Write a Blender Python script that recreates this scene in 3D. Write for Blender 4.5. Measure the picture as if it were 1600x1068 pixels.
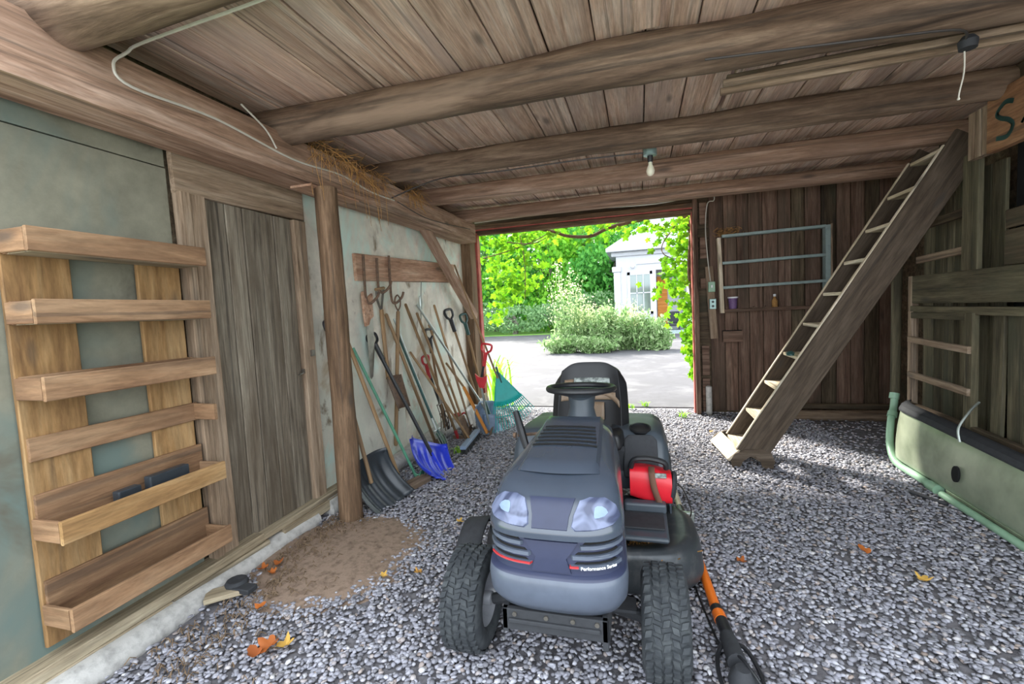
import bpy, bmesh, math, random
import numpy as np
from mathutils import Vector, Matrix, noise
random.seed(7); rng = np.random.default_rng(7)
SC = bpy.context.scene
for o in list(bpy.data.objects): bpy.data.objects.remove(o)
COL = SC.collection
V = Vector; PI = math.pi

# ------------------------------------------------------------------ camera, sky, sun, exposure
cam = bpy.data.cameras.new('camera'); co = bpy.data.objects.new('camera', cam); COL.objects.link(co)
cam.sensor_width = 36; cam.lens = 710 / 1600 * 36; cam.clip_start = .02; cam.clip_end = 300
Rw = Matrix(((0.96147419, -0.02959696, -0.27329727), (0.27027496, -0.07973111, 0.95947611), (-0.05018787, -0.99637692, -0.06866009)))
R3 = Matrix([[Rw[i][0], -Rw[i][1], -Rw[i][2]] for i in range(3)])
co.matrix_world = Matrix.Translation((0, 0, 1.35)) @ R3.to_4x4()
SC.camera = co
SC.view_settings.view_transform = 'Standard'; SC.view_settings.look = 'None'
SC.view_settings.gamma = 1; SC.view_settings.use_curve_mapping = False
SC.view_settings.exposure = 2.25
wd = bpy.data.worlds.new('sky'); SC.world = wd; wd.use_nodes = True
nt = wd.node_tree; bg = nt.nodes['Background']
bg.inputs[0].default_value = (0.86, 0.93, 1.0, 1); bg.inputs[1].default_value = 1.0
sd = bpy.data.lights.new('sun', 'SUN'); sd.energy = 4.5; sd.angle = math.radians(5); sd.color = (1, .95, .86)
so = bpy.data.objects.new('sun', sd); COL.objects.link(so)
so.rotation_euler = V((0.50, -0.62, -0.62)).to_track_quat('-Z', 'Y').to_euler()

# ------------------------------------------------------------------ helpers
def C(r, g, b):
    f = lambda v: (v / 255 / 12.92) if v / 255 <= .04045 else ((v / 255 + .055) / 1.055) ** 2.4
    return (f(r), f(g), f(b), 1)
WM = {}
def link(o, M, parent=None):
    COL.objects.link(o)
    if parent is not None:
        o.parent = parent; o.matrix_local = WM[parent.name].inverted() @ M
    else: o.matrix_local = M
    WM[o.name] = M.copy(); return o
def tag(o, label=None, cat=None, group=None, kind=None):
    if label: o['label'] = label
    if cat: o['category'] = cat
    if group: o['group'] = group
    if kind: o['kind'] = kind
    return o
def thing(name, loc, label, cat, group=None):
    o = bpy.data.objects.new(name, None); o.empty_display_size = .1
    link(o, Matrix.Translation(V(loc))); return tag(o, label, cat, group)
def setting(name, loc=(0, 0, 0)):
    o = bpy.data.objects.new(name, None); link(o, Matrix.Translation(V(loc))); o['kind'] = 'structure'; return o
def finish(me, smooth, ang=35):
    if smooth:
        me.polygons.foreach_set('use_smooth', [True] * len(me.polygons))
        me.set_sharp_from_angle(angle=math.radians(ang))
class MB:
    def __init__(s, off=(0, 0, 0)): s.v = []; s.f = []; s.off = V(off)
    def add(s, vs, fs):
        n = len(s.v); s.v += [V(p) + s.off for p in vs]; s.f += [tuple(i + n for i in f) for f in fs]; return s
    def box(s, a, b, M=None, ch=0):
        x0, y0, z0 = a; x1, y1, z1 = b
        vs = [V((x, y, z)) for x in (x0, x1) for y in (y0, y1) for z in (z0, z1)]
        if M: vs = [M @ p for p in vs]
        return s.add(vs, [(0, 1, 3, 2), (4, 6, 7, 5), (0, 4, 5, 1), (2, 3, 7, 6), (0, 2, 6, 4), (1, 5, 7, 3)])
    def tube(s, pts, r, n=8, cap=True, flat=1.0):
        pts = [V(p) for p in pts]; N = len(pts); r = r if isinstance(r, (list, tuple)) else [r] * N
        vs = []; t0 = (pts[1] - pts[0]).normalized(); u = t0.orthogonal().normalized()
        for i, p in enumerate(pts):
            t = (pts[min(i + 1, N - 1)] - pts[max(i - 1, 0)]).normalized()
            u = (u - t * u.dot(t)).normalized(); w = t.cross(u)
            for k in range(n):
                a = 2 * PI * k / n; vs.append(p + (u * math.cos(a) + w * math.sin(a) * flat) * r[i])
        fs = [(i * n + k, i * n + (k + 1) % n, (i + 1) * n + (k + 1) % n, (i + 1) * n + k) for i in range(N - 1) for k in range(n)]
        if cap: fs += [tuple(range(n))[::-1], tuple((N - 1) * n + k for k in range(n))]
        return s.add(vs, fs)
    def lathe(s, prof, c, ax=(0, 0, 1), n=24):          # prof: (radius, height along axis)
        ax = V(ax).normalized(); u = ax.orthogonal().normalized(); w = ax.cross(u); vs = []
        for (r, h) in prof:
            for k in range(n):
                a = 2 * PI * k / n; vs.append(V(c) + ax * h + (u * math.cos(a) + w * math.sin(a)) * r)
        m = len(prof)
        fs = [(i * n + k, i * n + (k + 1) % n, (i + 1) * n + (k + 1) % n, (i + 1) * n + k) for i in range(m - 1) for k in range(n)]
        if prof[0][0] > 1e-4 : fs.append(tuple(range(n))[::-1])
        if prof[-1][0] > 1e-4 : fs.append(tuple((m - 1) * n + k for k in range(n)))
        return s.add(vs, fs)
    def prism(s, poly, O, ux, uy, th):                  # polygon in plane ux,uy extruded th along the normal
        O = V(O); ux = V(ux).normalized(); uy = V(uy).normalized(); nn = ux.cross(uy).normalized(); n = len(poly)
        a = [O + ux * p[0] + uy * p[1] for p in poly]; b = [p + nn * th for p in a]
        return s.add(a + b, [tuple(range(n))[::-1], tuple(range(n, 2 * n))] + [(i, (i + 1) % n, (i + 1) % n + n, i + n) for i in range(n)])
    def grid(s, fn, nu, nv, closeu=False):
        vs = [fn(i / (nu - (0 if closeu else 1)), j / (nv - 1)) for j in range(nv) for i in range(nu)]
        fs = []
        for j in range(nv - 1):
            for i in range(nu if closeu else nu - 1):
                k = (i + 1) % nu; fs.append((j * nu + i, j * nu + k, (j + 1) * nu + k, (j + 1) * nu + i))
        return s.add(vs, fs)
    def build(s, name, mat, parent=None, smooth=False, bevel=0, solid=0, ang=35, origin=None, sub=0, seg=2):
        o_ = V(origin) if origin is not None else (sum(s.v, V()) / len(s.v) if parent is not None else V((sum(p.x for p in s.v) / len(s.v), sum(p.y for p in s.v) / len(s.v), min(p.z for p in s.v))))
        me = bpy.data.meshes.new(name); me.from_pydata([tuple(p - o_) for p in s.v], [], s.f); me.materials.append(mat)
        bm = bmesh.new(); bm.from_mesh(me); bmesh.ops.recalc_face_normals(bm, faces=bm.faces); bm.to_mesh(me); bm.free()
        finish(me, smooth, ang); o = bpy.data.objects.new(name, me)
        link(o, Matrix.Translation(o_), parent)
        if solid: m = o.modifiers.new('s', 'SOLIDIFY'); m.thickness = solid; m.offset = 0
        if bevel: m = o.modifiers.new('b', 'BEVEL'); m.width = bevel; m.segments = seg; m.limit_method = 'ANGLE'; m.angle_limit = .7
        if sub: m = o.modifiers.new('u', 'SUBSURF'); m.levels = sub; m.render_levels = sub
        return o
def frame(p0, p1, nrm):
    x = (V(p1) - V(p0)).normalized(); z = V(nrm); z = (z - x * z.dot(x)).normalized(); y = z.cross(x)
    M = Matrix((x, y, z)).transposed().to_4x4(); return Matrix.Translation((V(p0) + V(p1)) / 2) @ M
BC = {}
def board(parent, name, mat, p0, p1, w, t, nrm=(0, 0, 1), wob=.0015, key=None):
    """a sawn board: length along its own x, width y, thickness z; centre line p0-p1"""
    L = (V(p1) - V(p0)).length; k = (round(L, 2), round(w, 3), round(t, 3), mat.name, random.randrange(3))
    if k not in BC:
        n = max(2, min(12, int(L / .25) + 1)); vs = []; c = min(.004, t * .2, w * .2); L_ = k[0]
        for i in range(n):
            x = -L_ / 2 + L_ * i / (n - 1); dy = random.uniform(-1, 1) * wob * 1.5; e0 = random.uniform(-1, 1) * wob; e1 = random.uniform(-1, 1) * wob; dz = random.uniform(-1, 1) * wob * .7
            a = -w / 2 + e0; b = w / 2 + e1; lo = -t / 2 + dz; hi = t / 2 + dz
            vs += [(x, a + c, lo), (x, b - c, lo), (x, b, lo + c), (x, b, hi - c), (x, b - c, hi), (x, a + c, hi), (x, a, hi - c), (x, a, lo + c)]
        fs = [(i * 8 + q, i * 8 + (q + 1) % 8, i * 8 + 8 + (q + 1) % 8, i * 8 + 8 + q) for i in range(n - 1) for q in range(8)]
        fs += [tuple(range(8))[::-1], tuple((n - 1) * 8 + q for q in range(8))]
        me = bpy.data.meshes.new(name); me.from_pydata(vs, [], [f[::-1] for f in fs]); me.materials.append(mat)
        bm = bmesh.new(); bm.from_mesh(me); bmesh.ops.recalc_face_normals(bm, faces=bm.faces); bm.to_mesh(me); bm.free(); BC[k] = me
    return link(bpy.data.objects.new(name, BC[k]), frame(p0, p1, nrm), parent)
def log(parent, name, mat, p0, p1, r0, r1=None, amp=.12, nx=28, nr=18, seed=0, flat=0, sag=0, cut=None):
    """a round pole with natural swellings; length along its own x"""
    r1 = r1 or r0; L = (V(p1) - V(p0)).length; vs = []
    for i in range(nx):
        f = i / (nx - 1); x = -L / 2 + L * f
        for k in range(nr):
            a = 2 * PI * k / nr; r = (r0 + (r1 - r0) * f) * (1 + amp * noise.noise(V((x * 1.6 + seed * 7, math.cos(a) * .9, math.sin(a) * .9))) + amp * .35 * noise.noise(V((x * 6 + seed, math.cos(a) * 2, math.sin(a) * 2))))
            y = r * math.cos(a); z = r * math.sin(a)
            if flat: z = min(z, r0 * flat); z = max(z, -r0 * flat); y = max(min(y, r0 * flat), -r0 * flat)
            vs.append((x, y + .02 * noise.noise(V((x * .7, seed * 3, 0))) * (amp > .05), z - sag * math.sin(PI * f)))
    fs = [(i * nr + k, (i + 1) * nr + k, (i + 1) * nr + (k + 1) % nr, i * nr + (k + 1) % nr) for i in range(nx - 1) for k in range(nr)]
    fs += [tuple(range(nr)), tuple((nx - 1) * nr + k for k in range(nr))[::-1]]
    me = bpy.data.meshes.new(name); me.from_pydata(vs, [], fs); me.materials.append(mat); finish(me, True, 60)
    up = (0, 0, 1) if abs((V(p1) - V(p0)).normalized().z) < .9 else (1, 0, 0)
    return link(bpy.data.objects.new(name, me), frame(p0, p1, up), parent)
def rod(parent, name, mat, p0, p1, r, r1=None, n=10):
    """turned handle, length along its own x"""
    L = (V(p1) - V(p0)).length; r1 = r1 or r; pr = [(r * .6, -L / 2), (r, -L / 2 + .008), ((r + r1) / 2 * 1.02, 0), (r1, L / 2 - .01), (r1 * .6, L / 2)]
    vs = [(h, q * math.cos(2 * PI * k / n), q * math.sin(2 * PI * k / n)) for q, h in pr for k in range(n)]
    fs = [(i * n + k, (i + 1) * n + k, (i + 1) * n + (k + 1) % n, i * n + (k + 1) % n) for i in range(4) for k in range(n)]
    fs += [tuple(range(n)), tuple(4 * n + k for k in range(n))[::-1]]
    me = bpy.data.meshes.new(name); me.from_pydata(vs, [], fs); me.materials.append(mat); finish(me, True, 50)
    return link(bpy.data.objects.new(name, me), frame(p0, p1, (1, .2, .1)), parent)
def spline(pts, n=6):
    pts = [V(p) for p in pts]; out = []
    for i in range(len(pts) - 1):
        p0 = pts[max(i - 1, 0)]; p1 = pts[i]; p2 = pts[i + 1]; p3 = pts[min(i + 2, len(pts) - 1)]
        for k in range(n):
            t = k / n; out.append(.5 * ((2 * p1) + (p2 - p0) * t + (2 * p0 - 5 * p1 + 4 * p2 - p3) * t * t + (3 * p1 - p0 - 3 * p2 + p3) * t ** 3))
    return out + [pts[-1]]

# ------------------------------------------------------------------ materials
def newmat(name):
    m = bpy.data.materials.new(name); m.use_nodes = True; return m, m.node_tree, m.node_tree.nodes['Principled BSDF']
def mapping(nt, scale, rnd=True, coord='Object'):
    tc = nt.nodes.new('ShaderNodeTexCoord'); mp = nt.nodes.new('ShaderNodeMapping'); mp.inputs['Scale'].default_value = scale
    src = tc.outputs[coord]
    if rnd:
        oi = nt.nodes.new('ShaderNodeObjectInfo'); ml = nt.nodes.new('ShaderNodeMath'); ml.operation = 'MULTIPLY'; ml.inputs[1].default_value = 37.3
        ad = nt.nodes.new('ShaderNodeVectorMath'); nt.links.new(oi.outputs['Random'], ml.inputs[0]); nt.links.new(src, ad.inputs[0]); nt.links.new(ml.outputs[0], ad.inputs[1]); src = ad.outputs[0]
    nt.links.new(src, mp.inputs[0]); return mp.outputs[0]
def noisetex(nt, vec, scale=1, detail=5, rough=.6, dist=0):
    n = nt.nodes.new('ShaderNodeTexNoise'); n.inputs['Scale'].default_value = scale; n.inputs['Detail'].default_value = detail
    n.inputs['Roughness'].default_value = rough; n.inputs['Distortion'].default_value = dist; nt.links.new(vec, n.inputs['Vector']); return n.outputs['Fac']
def ramp(nt, fac, stops):
    r = nt.nodes.new('ShaderNodeValToRGB'); nt.links.new(fac, r.inputs[0]); e = r.color_ramp.elements
    while len(e) < len(stops): e.new(.5)
    for el, (p, c) in zip(e, stops): el.position = p; el.color = c
    return r.outputs[0]
def mix(nt, fac, a, b, mode='MIX'):
    m = nt.nodes.new('ShaderNodeMix'); m.data_type = 'RGBA'; m.blend_type = mode
    for i, v in ((0, fac), (6, a), (7, b)):
        if hasattr(v, 'is_linked') or hasattr(v, 'links'): nt.links.new(v, m.inputs[i])
        else: m.inputs[i].default_value = v
    return m.outputs[2]
def bump(nt, fac, strength, dist, bs):
    b = nt.nodes.new('ShaderNodeBump'); b.inputs['Strength'].default_value = strength; b.inputs['Distance'].default_value = dist
    nt.links.new(fac, b.inputs['Height']); nt.links.new(b.outputs[0], bs.inputs['Normal'])
G0 = (0, 0, 0, 1); G1 = (1, 1, 1, 1)
def wood(name, dark, mid, light, stain=None, gs=26, rough=.8, var=.28, bs=.5, stainpos=(.5, .66), knots=True):
    m, nt, b = newmat(name); v = mapping(nt, (1.3, gs, gs)); f = noisetex(nt, v, 1, 6, .65, .6)
    col = ramp(nt, f, [(.28, C(*dark)), (.48, C(*mid)), (.7, C(*light))])
    fc = noisetex(nt, mapping(nt, (.45, gs * 1.7, gs * 1.7)), 1, 3, .5, .2); ck = ramp(nt, fc, [(.60, G0), (.66, G1)]); ff = noisetex(nt, mapping(nt, (7, gs * 5, gs * 5)), 1, 4, .7)
    col = mix(nt, ck, col, mix(nt, .55, col, (dark[0] / 1200, dark[1] / 1200, dark[2] / 1200, 1))); fd = ramp(nt, ff, [(.35, (.72, .72, .72, 1)), (.65, (1.12, 1.12, 1.12, 1))]); col = mix(nt, 1.0, col, fd, 'MULTIPLY')
    v2 = mapping(nt, (.9, 4, 4)); f2 = noisetex(nt, v2, 1, 4, .6, .4)
    if stain:
        sf = ramp(nt, f2, [(stainpos[0], G0), (stainpos[1], G1)]); col = mix(nt, sf, col, mix(nt, .65, col, C(*stain)))
    if knots:
        vk = mapping(nt, (1.6, 5, 5)); vo = nt.nodes.new('ShaderNodeTexVoronoi'); vo.inputs['Scale'].default_value = 1.0; nt.links.new(vk, vo.inputs['Vector'])
        kf = ramp(nt, vo.outputs['Distance'], [(.05, G1), (.14, G0)]); col = mix(nt, kf, col, mix(nt, .8, col, (dark[0] / 900, dark[1] / 900, dark[2] / 900, 1)))
    oi = nt.nodes.new('ShaderNodeObjectInfo'); mr = nt.nodes.new('ShaderNodeMapRange'); nt.links.new(oi.outputs['Random'], mr.inputs[0])
    mr.inputs[3].default_value = 1 - var; mr.inputs[4].default_value = 1 + var * .7
    hs = nt.nodes.new('ShaderNodeHueSaturation'); nt.links.new(mr.outputs[0], hs.inputs['Value']); nt.links.new(col, hs.inputs['Color'])
    nt.links.new(hs.outputs[0], b.inputs['Base Color']); b.inputs['Roughness'].default_value = rough; b.inputs['Specular IOR Level'].default_value = .25
    bump(nt, f, bs, .006, b); return m
def plain(name, col, rough=.5, metal=0, noise_amt=.15, ns=14, bs=.0, col2=None, spec=.5, coat=0, thr=(.45, .7)):
    m, nt, b = newmat(name); v = mapping(nt, (1, 1, 1)); f = noisetex(nt, v, ns, 4, .6)
    c = C(*col); c2 = C(*col2) if col2 else (c[0] * (1 - noise_amt), c[1] * (1 - noise_amt), c[2] * (1 - noise_amt), 1)
    nt.links.new(ramp(nt, f, [(thr[0], c), (thr[1], c2)]), b.inputs['Base Color'])
    b.inputs['Roughness'].default_value = rough; b.inputs['Metallic'].default_value = metal; b.inputs['Specular IOR Level'].default_value = spec
    b.inputs['Coat Weight'].default_value = coat; b.inputs['Coat Roughness'].default_value = .15
    if bs: bump(nt, f, bs, .01, b)
    return m
def leafmat(name, col, col2, tr=.5):
    m, nt, b = newmat(name); oi = nt.nodes.new('ShaderNodeObjectInfo'); ge = nt.nodes.new('ShaderNodeNewGeometry')
    ad = nt.nodes.new('ShaderNodeMath'); ad.operation = 'ADD'; nt.links.new(oi.outputs['Random'], ad.inputs[0]); nt.links.new(ge.outputs['Random Per Island'], ad.inputs[1])
    fr = nt.nodes.new('ShaderNodeMath'); fr.operation = 'FRACT'; nt.links.new(ad.outputs[0], fr.inputs[0])
    c = ramp(nt, fr.outputs[0], [(.1, C(*col)), (.9, C(*col2))]); nt.links.new(c, b.inputs['Base Color']); b.inputs['Roughness'].default_value = .6; b.inputs['Specular IOR Level'].default_value = .2
    t = nt.nodes.new('ShaderNodeBsdfTranslucent'); nt.links.new(c, t.inputs[0]); mx = nt.nodes.new('ShaderNodeMixShader'); mx.inputs[0].default_value = tr
    nt.links.new(b.outputs[0], mx.inputs[1]); nt.links.new(t.outputs[0], mx.inputs[2]); nt.links.new(mx.outputs[0], nt.nodes['Material Output'].inputs[0]); return m
def patchy(name, base, blotches, rough=.85, grain=None):
    """wall sheet: base paint with blotches [(colour, scale, lo, hi)] in world-size noise"""
    m, nt, b = newmat(name); v = mapping(nt, (1, 1, 1), False); col = C(*base)
    f0 = noisetex(nt, v, 6, 8, .7); col = mix(nt, ramp(nt, f0, [(.35, G0), (.75, G1)]), col, (col[0] * .62, col[1] * .62, col[2] * .62, 1))
    for i, (c, sc, lo, hi) in enumerate(blotches):
        vv = mapping(nt, (sc, sc, sc * .7), False); vv2 = nt.nodes.new('ShaderNodeVectorMath'); nt.links.new(vv, vv2.inputs[0]); vv2.inputs[1].default_value = (i * 5.3, i * 3.1, i * 7.7)
        f = noisetex(nt, vv2.outputs[0], 1, 5, .6, .8); col = mix(nt, ramp(nt, f, [(lo, G0), (hi, G1)]), col, C(*c))
    nt.links.new(col, b.inputs['Base Color']); b.inputs['Roughness'].default_value = rough; b.inputs['Specular IOR Level'].default_value = .2
    bump(nt, f0, .25, .004, b); return m

W_ceil = wood('ceiling_wood', (172, 138, 118), (212, 182, 162), (230, 212, 198), (176, 156, 148), gs=22, var=.2)
W_log = wood('log_wood', (66, 54, 45), (108, 89, 74), (142, 122, 104), (156, 134, 116), gs=14, var=.12, bs=.9)
W_beam = wood('beam_wood', (110, 84, 68), (162, 132, 112), (196, 170, 152), (130, 104, 88), gs=16, var=.1)
W_post = wood('post_wood', (66, 50, 38), (106, 84, 64), (142, 116, 92), None, gs=18, var=.1, bs=.9)
W_door = wood('door_wood', (72, 64, 54), (122, 112, 98), (150, 142, 126), (88, 76, 62), gs=20, var=.18, bs=1)
W_frame = wood('frame_wood', (98, 80, 64), (140, 120, 100), (166, 148, 128), None, gs=20, var=.14)
W_pine = wood('pallet_wood', (104, 76, 56), (144, 112, 84), (168, 138, 108), (112, 86, 66), gs=10, var=.18, stainpos=(.5, .75))
W_oran = wood('orange_pine', (112, 82, 54), (152, 118, 78), (174, 144, 104), None, gs=10, var=.1)
W_red = wood('red_siding', (68, 50, 40), (114, 90, 76), (142, 118, 102), (84, 74, 62), gs=20, var=.3, bs=.8)
W_dark = wood('dark_siding', (50, 42, 32), (90, 76, 60), (118, 104, 84), (68, 68, 54), gs=18, var=.25, bs=.8)
W_gray = wood('gray_siding', (50, 46, 36), (86, 80, 62), (114, 106, 84), (68, 70, 56), gs=18, var=.25, bs=.8)
W_stair = wood('stair_wood', (58, 48, 40), (84, 72, 60), (104, 92, 80), None, gs=14, var=.12)
W_tread = wood('tread_wood', (170, 150, 120), (206, 190, 164), (226, 216, 200), None, gs=14, var=.1)
W_hand = wood('handle_wood', (112, 88, 62), (158, 128, 94), (184, 156, 122), (120, 100, 84), gs=40, var=.25, knots=False, bs=.3)
W_horg = wood('orange_handle', (170, 100, 40), (206, 134, 62), (224, 160, 90), None, gs=40, var=.1, knots=False, bs=.3)
W_peg = wood('peg_wood', (150, 110, 86), (192, 152, 126), (214, 184, 160), None, gs=14, var=.1)
W_sill = wood('sill_wood', (112, 98, 78), (158, 144, 120), (184, 172, 148), None, gs=16, var=.1)
W_sign = wood('sign_wood', (98, 68, 46), (136, 98, 70), (162, 126, 94), None, gs=12, var=.05)
M_redp = plain('red_paint', (176, 84, 74), .6, noise_amt=.4, ns=9)
M_wall = patchy('stained_plywood', (236, 230, 216), [((214, 216, 202), 1.1, .45, .62), ((186, 170, 142), 2.3, .55, .70), ((208, 230, 220), 1.7, .52, .66), ((138, 124, 104), 3.1, .60, .69), ((214, 178, 162), 1.9, .62, .72)])
M_wall2 = patchy('green_gray_plywood', (136, 134, 118), [((104, 118, 112), 1.0, .48, .6), ((98, 94, 82), 2.4, .55, .68), ((130, 100, 84), 6, .72, .76)])
M_conc = plain('concrete', (186, 184, 180), .9, noise_amt=.35, ns=22, bs=.5)
M_soil = plain('soil', (112, 110, 114), .95, noise_amt=.5, ns=40, bs=.6)
M_dirt = plain('dry_dirt', (140, 120, 104), .95, col2=(104, 86, 72), ns=30, bs=.5)
M_asph = patchy('pale_asphalt', (84, 83, 87), [((74, 73, 76), .5, .45, .6), ((95, 94, 96), 1.3, .5, .7), ((98, 104, 82), .9, .68, .74)])
M_grass = plain('grass', (110, 150, 60), .9, col2=(80, 120, 50), ns=3)
M_hood = plain('graphite_paint', (62, 70, 82), .26, noise_amt=.12, ns=5, coat=.5)
M_hood2 = plain('graphite_bumper', (82, 90, 104), .42, noise_amt=.2, ns=9, coat=.15)
M_navy = plain('navy_panel', (44, 50, 74), .4, noise_amt=.1)
M_fend = plain('slate_plastic', (66, 74, 82), .45, noise_amt=.15, ns=7)
M_blk = plain('black_plastic', (32, 33, 36), .45, noise_amt=.2)
M_blk2 = plain('matte_black', (46, 48, 52), .8, noise_amt=.3, ns=30)
M_tire = plain('tire_rubber', (42, 46, 50), .85, col2=(64, 68, 70), ns=24)
M_deck = plain('deck_steel', (60, 64, 68), .38, metal=.3, col2=(92, 92, 92), ns=12, thr=(.5, .75))
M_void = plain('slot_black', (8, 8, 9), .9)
M_red = plain('red_plastic', (206, 30, 44), .35, noise_amt=.1)
M_redd = plain('red_stripe', (170, 44, 48), .5, noise_amt=.1)
M_wht = plain('white_ink', (226, 228, 230), .5, noise_amt=.03)
M_brn = plain('brown_strap', (104, 72, 56), .8)
M_org = plain('orange_tube', (224, 112, 30), .4, noise_amt=.1)
M_crm = plain('cream_tube', (206, 190, 164), .5, noise_amt=.2)
M_steel = plain('worn_steel', (122, 118, 110), .4, metal=.7, noise_amt=.4, ns=20)
M_alu = plain('aluminium', (170, 178, 172), .35, metal=.6, noise_amt=.2)
M_rust = plain('rusty_steel', (120, 96, 78), .7, metal=.3, col2=(84, 72, 64), ns=30)
M_rim = plain('rim_metal', (170, 172, 178), .35, metal=.4, noise_amt=.2)
M_blue = plain('blue_plastic', (44, 66, 212), .35, noise_amt=.12)
M_gblue = plain('gray_blue_plastic', (126, 146, 170), .4, noise_amt=.2)
M_sblk = plain('shovel_black', (50, 56, 62), .4, noise_amt=.25, ns=10)
M_teal = plain('teal_plastic', (30, 176, 170), .4, noise_amt=.12)
M_grn = plain('green_paint', (86, 150, 122), .5, noise_amt=.25)
M_dgrn = plain('dark_green_grip', (36, 74, 70), .5)
M_lgrn = plain('pale_green_pvc', (140, 176, 148), .4, noise_amt=.25, ns=6)
M_bump = plain('pale_green_metal', (168, 176, 152), .3, metal=.25, col2=(126, 136, 114), ns=3, thr=(.4, .7))
M_wire = plain('white_cable', (198, 194, 182), .6)
M_wired = plain('dark_cable', (60, 56, 54), .6)
M_litter = plain('litter', (118, 98, 76), .9, noise_amt=.4, ns=50)
M_straw = plain('dry_straw', (176, 132, 76), .9, noise_amt=.4, ns=50)
M_house = plain('white_clapboard', (176, 178, 184), .7, noise_amt=.05)
M_tape = plain('brown_tape', (132, 112, 92), .5)
M_foam = plain('torn_lining', (160, 168, 164), .8, col2=(90, 96, 94), ns=40, thr=(.4, .6))
M_bluepaint = plain('pale_blue_paint', (150, 168, 166), .6, noise_amt=.25)
M_purp = plain('purple_cup', (110, 84, 128), .5, noise_amt=.3, ns=60)
M_box = plain('galvanised', (150, 176, 172), .4, metal=.5, noise_amt=.2)
M_knob = plain('orange_knob', (226, 92, 40), .4)
M_leafd = leafmat('dry_leaf', (180, 104, 48), (150, 84, 50), .2)
M_leafy = leafmat('yellow_leaf', (220, 180, 90), (200, 150, 80), .2)
M_vine = leafmat('vine_leaf', (88, 142, 24), (124, 170, 34), .5)
M_vined = leafmat('vine_leaf_deep', (70, 128, 22), (104, 160, 30), .5)
M_tree = [leafmat('tree_leaf_a', (96, 170, 50), (150, 205, 70), .45), leafmat('tree_leaf_b', (70, 140, 60), (110, 180, 80), .4), leafmat('tree_leaf_c', (110, 150, 100), (150, 185, 130), .4)]
M_shrub = leafmat('shrub_leaf', (110, 146, 84), (168, 190, 140), .4)
M_plume = leafmat('cream_plume', (200, 214, 150), (224, 230, 180), .4)
M_blade = leafmat('blade_leaf', (120, 180, 40), (170, 215, 70), .4)
M_bark = plain('bark', (120, 112, 104), .9, noise_amt=.4, ns=8)
M_vbark = plain('vine_bark', (116, 88, 66), .9, noise_amt=.5, ns=20, bs=.6)
mg, ntg, bgm = newmat('bulb_glass'); bgm.inputs['Base Color'].default_value = C(232, 228, 206); bgm.inputs['Roughness'].default_value = .25; bgm.inputs['Subsurface Weight'].default_value = .2
M_bulb = mg
mg2, nt2, b2 = newmat('lens_plastic'); b2.inputs['Base Color'].default_value = C(150, 162, 188); b2.inputs['Roughness'].default_value = .2; b2.inputs['Metallic'].default_value = .05
v_ = mapping(nt2, (1, 1, 1), False); f_ = noisetex(nt2, v_, 9, 2, .5, 1.5); nt2.links.new(ramp(nt2, f_, [(.4, C(64, 70, 92)), (.58, C(108, 116, 142))]), b2.inputs['Base Color'])
M_lens = mg2
mg3, nt3, b3 = newmat('window_glass'); b3.inputs['Base Color'].default_value = C(120, 130, 128); b3.inputs['Roughness'].default_value = .08; b3.inputs['Metallic'].default_value = .5
M_glass = mg3
# gravel: every stone its own tone
mgv, ntv, bv = newmat('gravel_stone'); ge = ntv.nodes.new('ShaderNodeNewGeometry')
cr = ramp(ntv, ge.outputs['Random Per Island'], [(0, C(108, 107, 112)), (.25, C(130, 130, 138)), (.6, C(148, 148, 158)), (.85, C(172, 172, 180)), (.93, C(146, 132, 124)), (1, C(198, 198, 202))])
ntv.links.new(cr, bv.inputs['Base Color']); bv.inputs['Roughness'].default_value = .8; M_grav = mgv

# ------------------------------------------------------------------ ground
def flat(name, x0, x1, y0, y1, z0, z1, mat): return tag(MB().box((x0, y0, z0), (x1, y1, z1)).build(name, mat, None), kind='structure')
flat('floor', -2.3, 2.7, -1.5, 6.15, -.12, -.012, M_soil)
flat('driveway', -30, 30, 6.15, 23.5, -.12, 0.0, M_asph)
flat('bounce_ground', -30, 30, -14, -1.5, -.12, -.01, M_conc)  # unseen ground behind the camera, made pale to bounce light onto the ceiling
flat('verge', -30, -2.3, -1.5, 6.15, -.12, -.01, M_grass)
flat('verge', 2.7, 30, -1.5, 6.15, -.12, -.01, M_grass)
flat('lawn', -40, 40, 23.5, 60, -.12, .02, M_grass)
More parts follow.
